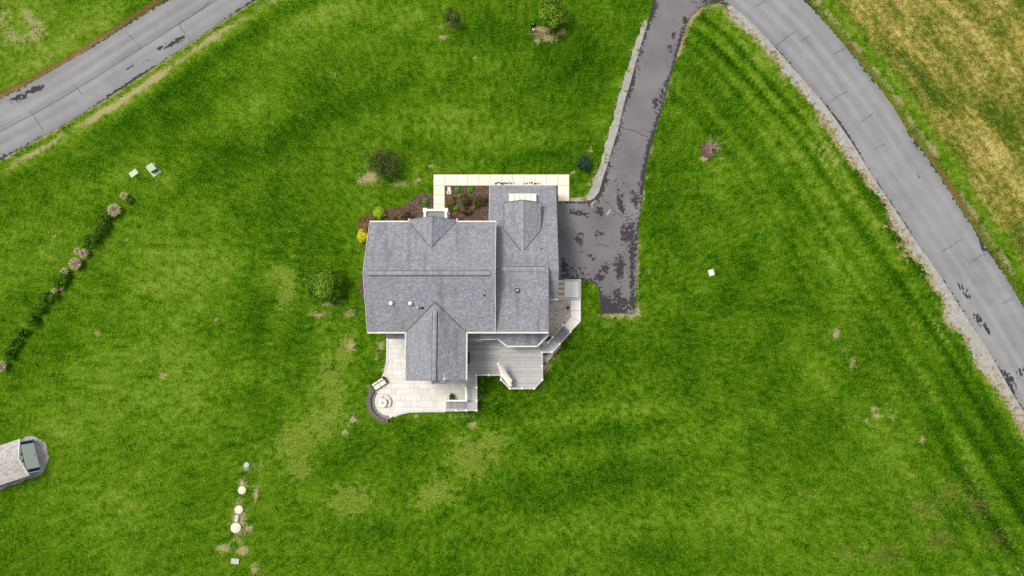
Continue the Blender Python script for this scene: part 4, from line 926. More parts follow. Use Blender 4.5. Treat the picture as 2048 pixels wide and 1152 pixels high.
MB().tube([(bx, by, DZ + .05), (bx, by, DZ + 1.3), b - Vector((0, 0, .10)), a - Vector((0, 0, .12))], [.04, .04, .03, .02], 8).build('pole', mat('bronze_pole', (.35, .32, .28), .5), umb, True)
MB().box((bx, by, DZ + .04), (.8, .8, .08)).build('base', mat('grey_base', (.3, .3, .3), .8), umb, bevel=.02)

# ---- patio furniture
p = W(759, 767.5, .35); ln = Vector((24, 16 * 1.0, 0)).normalized(); fr = Vector((ln.y, -ln.x, 0)); WICK = mat('dark_wicker', (.035, .026, .022), .8, .4, 40, .4, 60); CUSH = mat('cream_cushion', (.70, .62, .53), .9, .06, 8, .2, 20)
love = thing('loveseat', 'dark wicker loveseat with two cream cushions beside curved seat wall', 'sofa', (p.x, p.y, .05)); rz = math.atan2(ln.y, ln.x)
def lv(u, w, z): q = p + ln * u + fr * w; return (q.x, q.y, z)
MB().box(lv(0, 0, .22), (1.55, .72, .24), rz).build('frame', WICK, love, bevel=.02)
MB().box(lv(0, -.36, .50), (1.55, .10, .62), rz).build('backrest', WICK, love, bevel=.03)
for s in (-1, 1): MB().box(lv(s * .74, .02, .38), (.11, .74, .38), rz).build('armrest', WICK, love, bevel=.03)
for s in (-1, 1): MB().box(lv(s * .34, .06, .43), (.66, .60, .18), rz + s * .04).build('seat_cushion', CUSH, love, bevel=.06); MB().box(lv(s * .34, -.25, .68), (.64, .18, .38), rz).build('back_cushion', CUSH, love, bevel=.06)
for s in (-.7, .7):
    for w in (-.3, .3): MB().box(lv(s, w, .075), (.06, .06, .05), rz).build('foot', WICK, love)

cw = W(775, 803, .5); wall = thing('seat_wall', 'curved dark stone seat wall around the fire pit patio', 'wall', (cw.x, cw.y, 0))
DST = mat('dark_cap_stone', (.115, .100, .098), .85, .35, 6, .5, 14); LST = mat('wall_stone', (.24, .21, .195), .9, .35, 5, .6, 10)
A0, A1, n = 144, 272, 13; sx = 1.0
def arcp(r, an): return (cw.x + r * math.cos(R(an)), cw.y + r * math.sin(R(an)))
for i in range(n):
    a0 = A0 + (A1 - A0) * i / n + .35; a1 = A0 + (A1 - A0) * (i + 1) / n - .35
    seg = lambda r0, r1: [arcp(r0, a0), arcp(r0, (a0 + a1) / 2), arcp(r0, a1), arcp(r1, a1), arcp(r1, (a0 + a1) / 2), arcp(r1, a0)]
    MB().prism(ccw(seg(1.78, 2.10)), 0, .44).build('wall_block', LST, wall)
    MB().prism(ccw(seg(1.72, 2.14)), .443, .52 + rnd.uniform(0, .012)).build('cap_stone', DST, wall, bevel=.018)
    MB().prism(ccw(seg(1.46, 1.70)), 0, .22 + rnd.uniform(0, .012)).build('step_stone', LST, wall, bevel=.018)

p = W(765, 806, .55); fp = thing('fire_pit', 'round white fire pit with brass burner on patio', 'fire pit', (p.x, p.y, .05))
MB().lathe((p.x, p.y, .05), [(.30, 0), (.34, .06), (.34, .40), (.30, .43)], 24).build('base', mat('pit_grey', (.30, .30, .29), .7), fp, True)
MB().lathe((p.x, p.y, .05), [(.20, .43), (.43, .43), (.44, .46), (.44, .49), (.42, .505), (.16, .505), (.15, .46)], 28).build('table_top', mat('ivory_top', (.78, .72, .60), .5, .04), fp)
MB().lathe((p.x, p.y, .05), [(.15, .47), (.17, .50), (.15, .53), (.10, .53), (.08, .50), (.05, .54), (.02, .54)], 18).build('burner', mat('copper', (.55, .33, .18), .5, .2, 10), fp)
p2 = W(767.5, 804, .3); bench = thing('curved_bench', 'low curved cream bench hugging the white fire pit', 'bench', (p2.x, p2.y, .05))
for i in range(5):
    a0 = -42 + 34 * i; pts = [(p2.x + r * math.cos(R(a)), p2.y + r * math.sin(R(a))) for r, aa in ((.52, (a0, a0 + 16.5, a0 + 33)), (.78, (a0 + 33, a0 + 16.5, a0))) for a in aa]
    MB().prism(ccw(pts), .06, .36).build('seat_block', mat('bench_cream', (.60, .52, .43), .8, .1), bench, bevel=.03)

# ================================================================== SHED
n0 = Vector((-49.22, -7.90)); n1 = Vector((-48.14, -11.11)); ew = (n1 - n0); WL = ew.length; ew.normalize(); bk = Vector((-ew.y, ew.x)) ; bk = bk if bk.x < 0 else -bk
shed = thing('shed', 'blue garden shed with light grey shingle roof and white door', 'shed', ((n0.x + n1.x) / 2 + bk.x * 2.5, (n0.y + n1.y) / 2 + bk.y * 2.5, 0))
SH, SR, SL = 2.0, 2.75, 5.4
BLUE = mat('blue_siding', (.018, .05, .20), .6, .15, 4)
def sp(u, w, z): q = n0 + ew * u + bk * w; return (q.x, q.y, z)
mb = MB(); vs = [sp(0, 0, 0), sp(WL, 0, 0), sp(WL, 0, SH - .05), sp(WL / 2, 0, SR - .10), sp(0, 0, SH - .05)]; vs += [sp(0, SL, 0), sp(WL, SL, 0), sp(WL, SL, SH - .05), sp(WL / 2, SL, SR - .10), sp(0, SL, SH - .05)]
mb._add(vs, [(0, 1, 2, 3, 4), (9, 8, 7, 6, 5), (0, 5, 6, 1), (1, 6, 7, 2), (2, 7, 8, 3), (3, 8, 9, 4), (4, 9, 5, 0)]); mb.build('wall', BLUE, shed)
oh = .16; drop = oh * (SR - SH) / (WL / 2)
slope(shed, 'roof', [sp(-oh, SL + .1, SH - drop), sp(-oh, -.12, SH - drop), sp(WL / 2, -.12, SR), sp(WL / 2, SL + .1, SR)], .08, SHEDSH, .16, .34)
slope(shed, 'roof', [sp(WL + oh, -.12, SH - drop), sp(WL + oh, SL + .1, SH - drop), sp(WL / 2, SL + .1, SR), sp(WL / 2, -.12, SR)], .08, SHEDSH, .16, .34)
SW = mat('shed_white', (.90, .90, .88), .5, .03)
for u in (.05, WL - .05): MB().bar(sp(u, -.02, .02), sp(u, -.02, SH - .15), .10, .05).build('corner_trim', SW, shed)
for u in (-oh, WL + oh): MB().bar(sp(u, -.135, SH - drop - .03), sp(WL / 2, -.135, SR - .03), .04, .16).build('rake_trim', SW, shed); MB().bar(sp(u * 1.0, -.1, SH - drop - .03), sp(u, SL, SH - drop - .03), .04, .10).build('fascia', SW, shed)
mb = MB(); mb._add([sp(.25, -.03, SH + .02), sp(WL - .25, -.03, SH + .02), sp(WL / 2, -.03, SR - .16), sp(.25, .0, SH + .02), sp(WL - .25, .0, SH + .02), sp(WL / 2, .0, SR - .16)], [(0, 1, 2), (5, 4, 3), (0, 3, 4, 1), (1, 4, 5, 2), (2, 5, 3, 0)]); mb.build('gable_panel', SW, shed)
for u in (WL * .40, WL * .60): MB().bar(sp(u - .12, -.045, SH + .14), sp(u + .12, -.045, SH + .14), .03, .12).build('gable_vent', BLK, shed)
dr = MB().bar(sp(.42, -.05, .98), sp(WL - .42, -.05, .98), .05, 1.9).build('roll_door', SW, shed)
for k in range(5): MB().bar(sp(.45, -.085, .22 + .38 * k), sp(WL - .45, -.085, .22 + .38 * k), .02, .365).build('door_panel', SW, dr)
MB().bar(sp(WL / 2 - .1, -.11, .3), sp(WL / 2 + .1, -.11, .3), .03, .03).build('handle', BLK, dr)

# ================================================================== YARD OBJECTS
def rect_box(mb, c4, z0, z1): return mb.prism(ccw(c4), z0, z1)
TG = mat('transformer_green', (.30, .42, .24), .55, .08, 5); DG = mat('dark_green_metal', (.07, .13, .065), .55, .1, 5); PADM = mat('pad_concrete', (.46, .47, .30), .9, .15, 5)
tz = .72
c4 = [W2(*q, tz) for q in ((291, 333.4), (303.3, 324.6), (313, 337), (300, 344.4))]; cc = np.mean(c4, 0)
tr = thing('transformer_box', 'green electrical transformer cabinet on concrete pad in the lawn', 'transformer', (cc[0], cc[1], 0))
MB().prism(ccw([W2(*q, .06) for q in ((308.8, 326), (323.4, 343.3), (307.7, 354.3), (293.1, 337))]), 0, .09).build('pad', PADM, tr, bevel=.015)
inset = lambda k: [tuple(cc + (np.array(q) - cc) * k) for q in c4]
MB().prism(ccw(inset(.96)), .09, tz - .1).build('cabinet', DG, tr); MB().prism(ccw(c4), tz - .10, tz).build('lid', TG, tr, bevel=.015)
c4 = [W2(*q, .14) for q in ((256.7, 346.5), (270.7, 336.8), (277, 345.4), (263, 355.8))]; cc = np.mean(c4, 0)
pe = thing('utility_vault', 'flat pale green utility vault lid next to the green transformer', 'utility box', (cc[0], cc[1], 0))
MB().prism(ccw(inset(1.0)), -.02, .09).build('collar', PADM, pe); MB().prism(ccw(inset(.95)), .09, .14).build('lid', mat('pale_green_lid', (.44, .50, .34), .7, .06), pe, bevel=.015)
for s in (.55, -.55): q = cc + (np.array(c4[0]) + np.array(c4[3]) - 2 * cc) / 2 * s; MB().lathe((q[0], q[1], .14), [(.035, 0), (.03, .012)], 8).build('bolt', DG, pe)

LIDW = mat('lid_white', (.56, .53, .41), .55, .04); LIDT = mat('lid_teal', (.30, .42, .36), .55, .05); RIS = mat('riser_green', (.10, .13, .07), .8)
def septic(px, py, r, m, label, h=.16):
    c = W(px, py, h); o = thing('septic_lid', label, 'septic lid', (c.x, c.y, 0), 'septic covers in the lawn')
    MB().lathe((c.x, c.y, 0), [(r * 1.02, 0), (r * 1.02, h - .05), (r * .9, h - .04)], 24).build('riser', RIS, o)
    MB().lathe((c.x, c.y, h - .05), [(r * 1.06, 0), (r * 1.06, .035), (r * .98, .055), (r * .3, .085), (r * .05, .09)], 28).build('cover', m, o, True)
    for k in range(6): a = R(60 * k + 20); MB().lathe((c.x + r * .9 * math.cos(a), c.y + r * .9 * math.sin(a), h + .005), [(.018, 0), (.014, .012)], 8).build('screw', RIS, o)
septic(493, 930, .28, LIDT, 'small pale teal round septic lid in worn grass')
septic(484, 980.5, .39, LIDW, 'round white septic lid standing alone between the teal lid and the pair')
septic(477.6, 1019.6, .41, LIDW, 'round white septic lid on the teal lid side of the small control box')
septic(471.5, 1055.7, .50, LIDW, 'largest round white septic lid beyond the small control box')
q = W(473, 1037, .2); cb = thing('control_box', 'small pale plastic control box between two white septic lids', 'control box', (q.x, q.y, 0))
MB().box((q.x, q.y, .11), (.42, .68, .22), R(-12)).build('case', mat('pale_plastic', (.42, .44, .37), .6), cb, bevel=.04); MB().box((q.x, q.y, .235), (.34, .58, .03), R(-12)).build('lid', MATS['pale_plastic'], cb, bevel=.01)
MB().tube([(q.x - .05, q.y - .34, .1), (q.x - .1, q.y - .46, .12), (q.x - .1, q.y - .5, .02)], [.035] * 3, 8).build('conduit', BLK, cb, True)
q = W(470, 1122.5, .12); bx_ = thing('valve_box', 'flat rectangular grey-green valve box lid lying alone in the lawn', 'valve box', (q.x, q.y, 0))
MB().box((q.x, q.y, .05), (.84, .58, .12), R(-6)).build('collar', RIS, bx_); MB().box((q.x, q.y, .12), (.80, .54, .05), R(-6)).build('lid', mat('greygreen_lid', (.36, .40, .32), .7), bx_, bevel=.02)
q = W(485, 965.5, .2); so_ = thing('cleanout_pipe', 'short white cleanout pipe beside a white septic lid', 'pipe', (q.x, q.y, 0)); MB().lathe((q.x, q.y, 0), [(.055, 0), (.055, .2), (.075, .2), (.075, .27), (.04, .28)], 12).build('pipe', LIDW, so_); MB().box((q.x, q.y, .30), (.06, .06, .05)).build('plug', LIDW, so_)
q = W(1423.8, 545, .25); wb = thing('salt_block', 'white rounded plastic cover box alone on the side lawn', 'box', (q.x, q.y, 0))
MB().box((q.x, q.y, .13), (.52, .62, .24), R(12)).build('cover', mat('bright_plastic', (.74, .73, .66), .5, .03), wb, bevel=.09); MB().box((q.x + .06, q.y - .2, .256), (.06, .05, .015), R(12)).build('latch', BLK, wb); MB().box((q.x, q.y, .01), (.6, .7, .03), R(12)).build('base', PADM, wb)
wb.name = 'cover_box'
q = W(898, 381, .2); stn = thing('garden_stone', 'pale carved stone lying on mulch in the courtyard bed', 'stone', (q.x, q.y, 0))
MB().prism(ccw([(q.x - .2, q.y - .42), (q.x + .26, q.y - .40), (q.x + .24, q.y - .1), (q.x + .16, q.y + .42), (q.x - .18, q.y + .4), (q.x - .14, q.y + .05), (q.x - .27, q.y - .15)]), .0, .22).build('stone', mat('pale_stone', (.62, .54, .47), .9, .12, 8, .3, 10), stn, bevel=.05)
MB().box((q.x - .03, q.y - .2, .225), (.14, .18, .03), .4).build('carving', mat('brown_carving', (.20, .14, .11), .9), stn)
q = W(897, 427, .3); pot = thing('flower_pot', 'orange clay pot beside the porch with a white stake', 'pot', (q.x, q.y, 0))
MB().lathe((q.x, q.y, .02), [(.10, 0), (.15, .24), (.17, .25), (.17, .30), (.13, .30), (.12, .22)], 16).build('pot', mat('terracotta', (.55, .22, .14), .8), pot, True); MB().bar((q.x - .1, q.y + .2, .02), (q.x - .1, q.y + .22, 1.0), .035, .035).build('stake', WHITE, pot)

# ================================================================== PLANTS
def leaves(c, rad, n, size, hollow=.55, clumps=0, flat=.5, seed=1, cl_r=.35, bottom=-.6):
    """leaf quads spread through an uneven ellipsoid; returns verts, faces, rnd"""
    g = np.random.default_rng(seed); rad = np.array(rad)
    if clumps:
        d = g.normal(size=(clumps, 3)); d /= np.linalg.norm(d, axis=1)[:, None]; d[:, 2] = np.maximum(d[:, 2], bottom)
        cc = d * g.uniform(.35, .85, clumps)[:, None]; k = g.integers(0, clumps, n)
        e = g.normal(size=(n, 3)); e /= np.linalg.norm(e, axis=1)[:, None]
        rr = g.uniform(.6, 1.25, clumps)[k] * cl_r
        p = cc[k] + e * (rr * g.uniform(hollow, 1, n) )[:, None]; out = e * .7 + cc[k]
        base = g.uniform(0, 1, clumps)[k]
    else:
        e = g.normal(size=(n, 3)); e /= np.linalg.norm(e, axis=1)[:, None]; e[:, 2] = np.where(e[:, 2] < bottom, -e[:, 2], e[:, 2])
        lump = 1 + .10 * np.sin(e[:, 0] * 5 + seed) + .10 * np.sin(e[:, 1] * 6 + 2 * seed) + .06 * np.sin(e[:, 2] * 9)
        p = e * (g.uniform(hollow, 1, n) ** .6 * lump)[:, None]; out = e; base = g.uniform(0, 1, n)
    nrm = out + g.normal(size=(n, 3)) * flat; nrm[:, 2] += .25; nrm /= np.linalg.norm(nrm, axis=1)[:, None] + 1e-9
    t = np.cross(nrm, g.normal(size=(n, 3))); t /= np.linalg.norm(t, axis=1)[:, None] + 1e-9; b = np.cross(nrm, t)
    s = size * g.uniform(.6, 1.3, n)[:, None]; P = p * rad + np.array(c)
    V = np.stack([P - t * s, P + b * s * .55, P + t * s, P - b * s * .55], 1); V[:, :, 2] = np.maximum(V[:, :, 2], .02)
    return V.reshape(-1, 3), np.arange(4 * n).reshape(n, 4).tolist(), np.clip(.55 * g.uniform(0, 1, n) + .45 * base, 0, 1)
WOOD = mat('bark_brown', (.11, .08, .06), .9, .3, 12, .4, 30); TAN = mat('bare_twig', (.42, .34, .25), .9, .2, 10)
G_EVER = leaf_mat('evergreen_leaves', [(.020, .056, .003), (.042, .110, .005), (.080, .165, .009), (.135, .225, .016)])
G_BLUE = leaf_mat('bluegreen_leaves', [(.010, .022, .016), (.022, .045, .030), (.045, .075, .045), (.08, .11, .06)])
G_MIX = leaf_mat('mixed_green_leaves', [(.022, .060, .003), (.055, .135, .006), (.11, .22, .012), (.20, .31, .025), (.30, .33, .05)])
G_LIME = leaf_mat('lime_leaves', [(.10, .20, .006), (.22, .38, .012), (.38, .55, .025), (.50, .62, .06)])
G_YEL = leaf_mat('yellow_leaves', [(.28, .30, .010), (.52, .50, .012), (.72, .66, .02), (.62, .60, .08)])
G_RED = leaf_mat('barberry_leaves', [(.07, .030, .016), (.17, .085, .035), (.28, .11, .06), (.13, .19, .025), (.34, .27, .13)])
G_DARK = leaf_mat('dark_shrub_leaves', [(.018, .018, .008), (.045, .055, .014), (.085, .070, .028), (.07, .11, .020), (.17, .11, .06)])
G_OLIVE = leaf_mat('olive_leaves', [(.05, .04, .014), (.12, .10, .03), (.20, .16, .05), (.24, .19, .09)])
G_PURP = leaf_mat('purple_green_leaves', [(.024, .045, .006), (.055, .10, .010), (.085, .085, .030), (.085, .15, .016), (.16, .18, .06)])
G_BRT = leaf_mat('bright_green_leaves', [(.03, .12, .004), (.06, .22, .008), (.11, .32, .015), (.20, .42, .04)])
G_TAN = leaf_mat('dry_grass_blades', [(.15, .135, .065), (.27, .24, .13), (.39, .345, .21), (.50, .45, .31)])
FLOW = leaf_mat('red_petals', [(.30, .03, .02), (.50, .06, .05), (.62, .16, .12)])

def shrub(name, label, cat, px, py, r, h, m, n, size, group=None, clumps=0, squash=1.0, flowers=0, flat=.6, zc=None, part='foliage', cl_r=.38, stems=4, hollow=.5):
    """bush of foliage on short stems; r in metres, px/py the crown middle as seen"""
    zc = h * .5 if zc is None else zc; c = W(px, py, zc); sd = int(px * 7 + py * 3)
    o = thing(name, label, cat, (c.x, c.y, 0), group)
    V, Fq, rn = leaves((c.x, c.y, zc), (r, r * squash, h * .5), n, size, hollow, clumps, flat, sd, cl_r)
    mesh_obj(part, V, Fq, m, o, False, {'rnd': ('FACE', rn)})
    g = random.Random(sd); mb = MB()
    for k in range(stems):
        an = g.random() * 6.28; q = r * .5 * g.random() + .05; mb.tube([(c.x + .04 * math.cos(an), c.y + .04 * math.sin(an), -.02), (c.x + q * .5 * math.cos(an), c.y + q * .5 * math.sin(an), h * .35), (c.x + q * math.cos(an), c.y + q * math.sin(an), h * .75)], [.028, .02, .008], 5)
    mb.build('stem', WOOD, o)
    if flowers:
        V, Fq, rn = leaves((c.x, c.y, zc + h * .15), (r * .9, r * .8, h * .45), flowers, size * .8, .85, max(2, flowers // 25), .5, sd + 5, .3, .1); mesh_obj('flowers', V, Fq, FLOW, o, False, {'rnd': ('FACE', rn)})
    return o
def grass_clump(label, px, py, r, h, n, group, name='ornamental_grass'):
    c = W(px, py, h * .7); g = np.random.default_rng(int(px * 5 + py)); o = thing(name, label, 'ornamental grass', (c.x, c.y, 0), group)
    an = g.uniform(0, 6.283, n); rr = r * g.uniform(.25, 1, n) ** .7; hh = h * g.uniform(.6, 1.05, n); w = g.uniform(.010, .022, n); b0 = g.uniform(0, .12, (n, 2)) * 1.0 - .06
    T = np.array([0, .4, .75, 1.0]); V = np.zeros((n, 4, 2, 3)); px_ = -np.sin(an); py_ = np.cos(an)
    for j, t in enumerate(T):
        rad = rr * t ** 1.6; z = hh * (1 - (1 - t) ** 1.8) - (.18 * hh * t ** 4); ww = w * (1 if t < .9 else .9)
        cx = c.x + b0[:, 0] + rad * np.cos(an); cy = c.y + b0[:, 1] + rad * np.sin(an)
        for k, s in enumerate((-1, 1)): V[:, j, k, 0] = cx + s * ww * px_; V[:, j, k, 1] = cy + s * ww * py_; V[:, j, k, 2] = np.maximum(z, 0)
    b = np.arange(n)[:, None] * 8; F_ = np.concatenate([np.stack([b[:, 0] + 2 * j, b[:, 0] + 2 * j + 1, b[:, 0] + 2 * j + 3, b[:, 0] + 2 * j + 2], 1) for j in range(3)])
    r0 = g.random(n); mesh_obj('blades', V.reshape(-1, 3), F_.tolist(), G_TAN, o, False, {'rnd': ('FACE', np.tile(r0, 3))})
    m = max(30, n // 5); V2, F2, rn = leaves((c.x, c.y, h * .86), (r * .8, r * .8, h * .18), m, .05, .2, 0, .8, int(px)); mesh_obj('plumes', V2, F2, G_TAN, o, False, {'rnd': ('FACE', .4 + .6 * rn)})
    return o
k = 1 / 18.6
HG = 'evergreen shrubs of the boundary hedge row'; HT = 'tan ornamental grasses of the boundary hedge row'
hedge = [(257,401,9,'small dark evergreen shrub under a little tan tuft at the hedge end toward the transformer'),
         (210,440,17,'rounded dark evergreen hedge shrub next to the large tan grass mound'),(197.5,461,18,'dark evergreen hedge shrub in the middle of a tight group of three'),(180,483,18,'dark evergreen hedge shrub beside the twin tan grass tufts'),
         (131,554,11,'small evergreen hedge shrub topped by tan grass beside a round grass mound'),(117,565,14,'evergreen hedge shrub with tan tufts on two sides'),(96,596,17,'large evergreen hedge shrub just past the small tan tufts'),(78,617,13,'narrow evergreen hedge shrub pressed against the large one'),
         (62.5,640,15,'evergreen hedge shrub with bare brown soil beside it, midway down the long run'),(45,666,15,'broad evergreen hedge shrub between two dark neighbours in the long run'),(31,685,13,'smaller evergreen hedge shrub next to last before the end grass tuft'),(15.5,709,15,'last evergreen hedge shrub beside the end tan grass tuft')]
for px, py, r, lab in hedge: shrub('hedge_shrub', lab, 'shrub', px, py, r * k, 1.05 * min(1, r / 15) + .2, G_EVER, int(3.3 * r * r) + 250, .085, HG, 16, .95, cl_r=.42)
for px, py, r, lab in [(248,391,8,'small tan grass tuft at the hedge end nearest the transformer'),(227.5,420,14,'large round tan ornamental grass mound at the hedge end'),(155.5,503,8,'paler tan grass tuft of the touching pair in the hedge'),(167,507,10,'fuller tan grass tuft of the touching pair in the hedge'),(149.5,527.5,13,'round dense tan grass mound standing clear of the hedge shrubs'),
                       (128.5,543,8,'tan grass tuft leaning over a small evergreen hedge shrub'),(122,575,5.5,'tiny tan grass tuft at the lawn side of an evergreen hedge shrub'),(109,582,5.5,'tiny tan grass tuft between two evergreen hedge shrubs'),(2,733,11,'tan grass tuft closing the long evergreen run')]:
    grass_clump(lab, px, py, r * k, .75 * min(1, r / 12) + .25, int(26 * r) + 90, HT)
shrub('lawn_weed', 'single small dark green weed clump alone in the open lawn', 'weed', 276, 453, .22, .25, G_EVER, 120, .05, stems=2)
# front bed
shrub('lime_shrub', 'bright lime green ball shrub at the front house corner', 'shrub', 757, 427, .72, 1.1, G_LIME, 1100, .07)
shrub('barberry_bush', 'large reddish brown and green barberry at the house corner', 'shrub', 739, 446, 1.15, 1.3, G_RED, 1500, .085, clumps=22, squash=1.1)
shrub('yellow_shrub', 'bright yellow rounded shrub beside the house corner barberry', 'shrub', 726, 471, .64, .9, G_YEL, 900, .07, squash=1.25)
shrub('green_shrub', 'small round green shrub alone on mulch beside front walk', 'shrub', 850.5, 403.5, .42, .6, G_BRT, 480, .055)
shrub('dark_shrub', 'dark green low shrub on mulch under the front eave, larger of two', 'shrub', 809, 430, .60, .7, G_DARK, 600, .07, clumps=10)
shrub('dark_shrub', 'dark green low shrub on mulch under the front eave, smaller one', 'shrub', 791, 438, .50, .6, G_EVER, 420, .06, clumps=8)
shrub('dark_shrub', 'faint dark shrub tucked against the white porch beam', 'shrub', 824, 431, .38, .5, G_DARK, 300, .06, clumps=6)
# courtyard bed
shrub('green_perennial', 'bright green tufted plant near the pale stone in the courtyard bed', 'plant', 915, 379.5, .34, .35, G_BRT, 260, .06)
shrub('green_perennial', 'round bright green tufted plant at the middle of the courtyard bed edge', 'plant', 940, 379.5, .40, .38, G_BRT, 320, .06)
shrub('green_perennial', 'tiny yellow green sprig in the courtyard bed', 'plant', 918, 392, .18, .25, G_LIME, 90, .045)
shrub('green_perennial', 'bright green leafy plant amid dark shrubs near the porch', 'plant', 912.5, 415.5, .36, .45, G_BRT, 260, .06)
shrub('green_perennial', 'small dull green plant beside the clay pot at the porch', 'plant', 899.5, 421, .25, .35, G_EVER, 160, .05)
shrub('olive_shrub', 'olive and bronze leafy shrub against the front walk', 'shrub', 902, 404, .68, .8, G_OLIVE, 750, .075, clumps=12, squash=1.2)
shrub('rose_bush', 'wide dark rose bush with red blooms next to garage wall', 'rose bush', 960, 400, .85, .9, G_DARK, 900, .075, clumps=14, flowers=46)
shrub('rose_bush', 'dark rose bush with clusters of coral blooms near the porch gable', 'rose bush', 932, 421, .66, .8, G_DARK, 620, .07, clumps=11, flowers=80)
shrub('dark_shrub', 'broad dark brown green shrub filling the courtyard bed centre', 'shrub', 932, 401, .95, .75, G_DARK, 950, .075, clumps=16)
shrub('dark_shrub', 'bronze twiggy shrub between the two rose bushes', 'shrub', 948, 413, .55, .6, G_OLIVE, 330, .06, clumps=8)
shrub('corner_plant', 'small orange green plant at the garage corner by the front walk', 'plant', 1113.5, 393, .22, .3, G_OLIVE, 110, .05)
# lawn trees and bushes
def tree(name, label, px, py, r, h, trunk_h, m, n, size, clumps, squash=1.0, cl_r=.34, lean=(0, 0), cat='tree', core=0):
    zc = (h + trunk_h) / 2; c = W(px, py, zc); sd = int(px + py); base = (c.x - lean[0], c.y - lean[1], 0)
    o = thing(name, label, cat, base)
    V, Fq, rn = leaves((c.x, c.y, zc), (r, r * squash, (h - trunk_h) / 2), n, size, .35, clumps, .7, sd, cl_r, -.8)
    if core:
        V2, F2, r2 = leaves((c.x, c.y, zc - .1), (r * .93, r * squash * .93, (h - trunk_h) / 2 * .9), core, size, .7, 0, .6, sd + 3, cl_r, -.5)
        Fq = Fq + [tuple(q + len(V) for q in ff) for ff in F2]; V = np.concatenate([V, V2]); rn = np.concatenate([rn, r2 * .75])
    mesh_obj('crown', V, Fq, m, o, False, {'rnd': ('FACE', rn)})
    g = random.Random(sd); mb = MB(); top = Vector((c.x, c.y, zc)); b = Vector(base)
    mb.tube([b - Vector((0, 0, .05)), b + (top - b) * .4 + Vector((.05, 0, 0)), top, top + Vector((.05, .05, (h - trunk_h) * .35))], [.09, .07, .045, .012], 8)
    for i in range(11):
        an = g.random() * 6.28; st = b + (top - b) * g.uniform(.45, .95); e = Vector((c.x + r * .8 * math.cos(an), c.y + r * squash * .8 * math.sin(an), zc + (h - trunk_h) * g.uniform(-.2, .4)))
        mb.tube([st, st + (e - st) * .5 + Vector((0, 0, .1)), e], [.035, .02, .006], 5)
    mb.build('trunk', WOOD, o); return o
tree('leafy_tree', 'bright green leafy young tree beside the standing person', 1105, 18, 1.85, 3.6, .7, G_MIX, 11000, .10, 46, 1.25, lean=(.1, .35))
tree('sparse_tree', 'thin sparse young tree with small mulch base in open lawn', 906, 34, 1.2, 2.6, .7, G_PURP, 1500, .075, 20, 1.0, .34, (.1, .3))
tree('purple_tree', 'dark purplish green small tree over a dry patch of lawn', 764, 322, 2.1, 3.0, .5, G_PURP, 4200, .085, 40, 1.05, .34, (-.1, .2))
shrub('blue_spruce_bush', 'dark blue green bush between front walk and driveway', 'bush', 1169, 326, .95, 1.6, G_BLUE, 1700, .075, clumps=20, cl_r=.42)
tree('round_tree', 'large rounded green tree on the lawn beside the house wall', 649, 567, 1.95, 3.0, .4, G_MIX, 6000, .10, 44, .95, .36, (.15, .1), core=6500)
m1 = bed('tree_mulch', ragged([W2(1098 + 9 * math.cos(a) + 2, 50 + 5 * math.sin(a)) for a in np.linspace(0, 6.2, 22)], .2, .08, 4), 120)
m2 = bed('tree_mulch', ragged([W2(901 + 5 * math.cos(a), 51 + 4 * math.sin(a)) for a in np.linspace(0, 6.2, 18)], .2, .06, 8), 120)
m3 = bed('tree_mulch', ragged([W2(1417 + 16 * math.cos(a), 300 + 15.5 * math.sin(a)) for a in np.linspace(0, 6.2, 30)], .2, .05, 6), 160)
# bare sapling
c = W(1420, 300, 0); sap = thing('bare_sapling', 'leafless pale twiggy sapling in a round mulch ring', 'sapling', (c.x, c.y, 0)); g = random.Random(5); mb = MB()
mb.tube([(c.x, c.y, -.02), (c.x + .03, c.y + .05, .5), (c.x + .05, c.y + .1, 1.2)], [.035, .028, .012], 6); mb.build('trunk', TAN, sap); mb = MB()
for i in range(26):
    an = g.random() * 6.28; L = g.uniform(.4, 1.0) * (1.6 if i in (3, 9) else 1); 
    if i == 3: an = .35
    if i == 9: an = 1.7
    if i == 12: an = 2.5
    z0 = g.uniform(.15, 1.0); s = Vector((c.x + .03, c.y + .06, z0)); e = s + Vector((L * math.cos(an), L * math.sin(an), L * g.uniform(.2, .8))); mid = s + (e - s) * .5 + Vector((g.uniform(-.08, .08), g.uniform(-.08, .08), .05))
    mb.tube([s, mid, e], [.016, .012, .005], 5)
    for j in range(3):
        q = mid + (e - mid) * g.random(); a2 = an + g.uniform(-1, 1); mb.tube([q, q + Vector((.3 * math.cos(a2), .3 * math.sin(a2), .12))], [.008, .004], 4)
mb.build('branches', TAN, sap)
# potted plant, low plants in the gravel
q = W(902, 793, .6); pt = thing('potted_plant', 'green leafy potted plant in the patio corner by the stairs', 'potted plant', (q.x, q.y, .05))
MB().lathe((q.x, q.y, .05), [(.14, 0), (.20, .30), (.22, .31), (.22, .35), (.18, .35), (.17, .28)], 18).build('pot', mat('dark_pot', (.10, .09, .085), .6), pt, True)
V, Fq, rn = leaves((q.x, q.y, .62), (.42, .38, .34), 420, .085, .3, 10, .7, 33, .45); mesh_obj('foliage', V, Fq, leaf_mat('pot_leaves', [(.01, .05, .008), (.025, .11, .014), (.05, .18, .03)]), pt, False, {'rnd': ('FACE', rn)})
shrub('gravel_plant', 'low dark plant in gravel between bay and stairs', 'plant', 1097, 680, .42, .4, G_DARK, 320, .06, clumps=7)
shrub('gravel_plant', 'low dark green plant in gravel under the stair landing rail', 'plant', 1093, 708, .30, .35, G_DARK, 220, .055, clumps=6)
shrub('gravel_plant', 'tiny dark plant in gravel beside the deck edge', 'plant', 1091, 727, .18, .25, G_EVER, 90, .045)
shrub('gravel_plant', 'small brown plant under the umbrella corner of the deck', 'plant', 998, 756, .3, .3, G_RED, 170, .05)
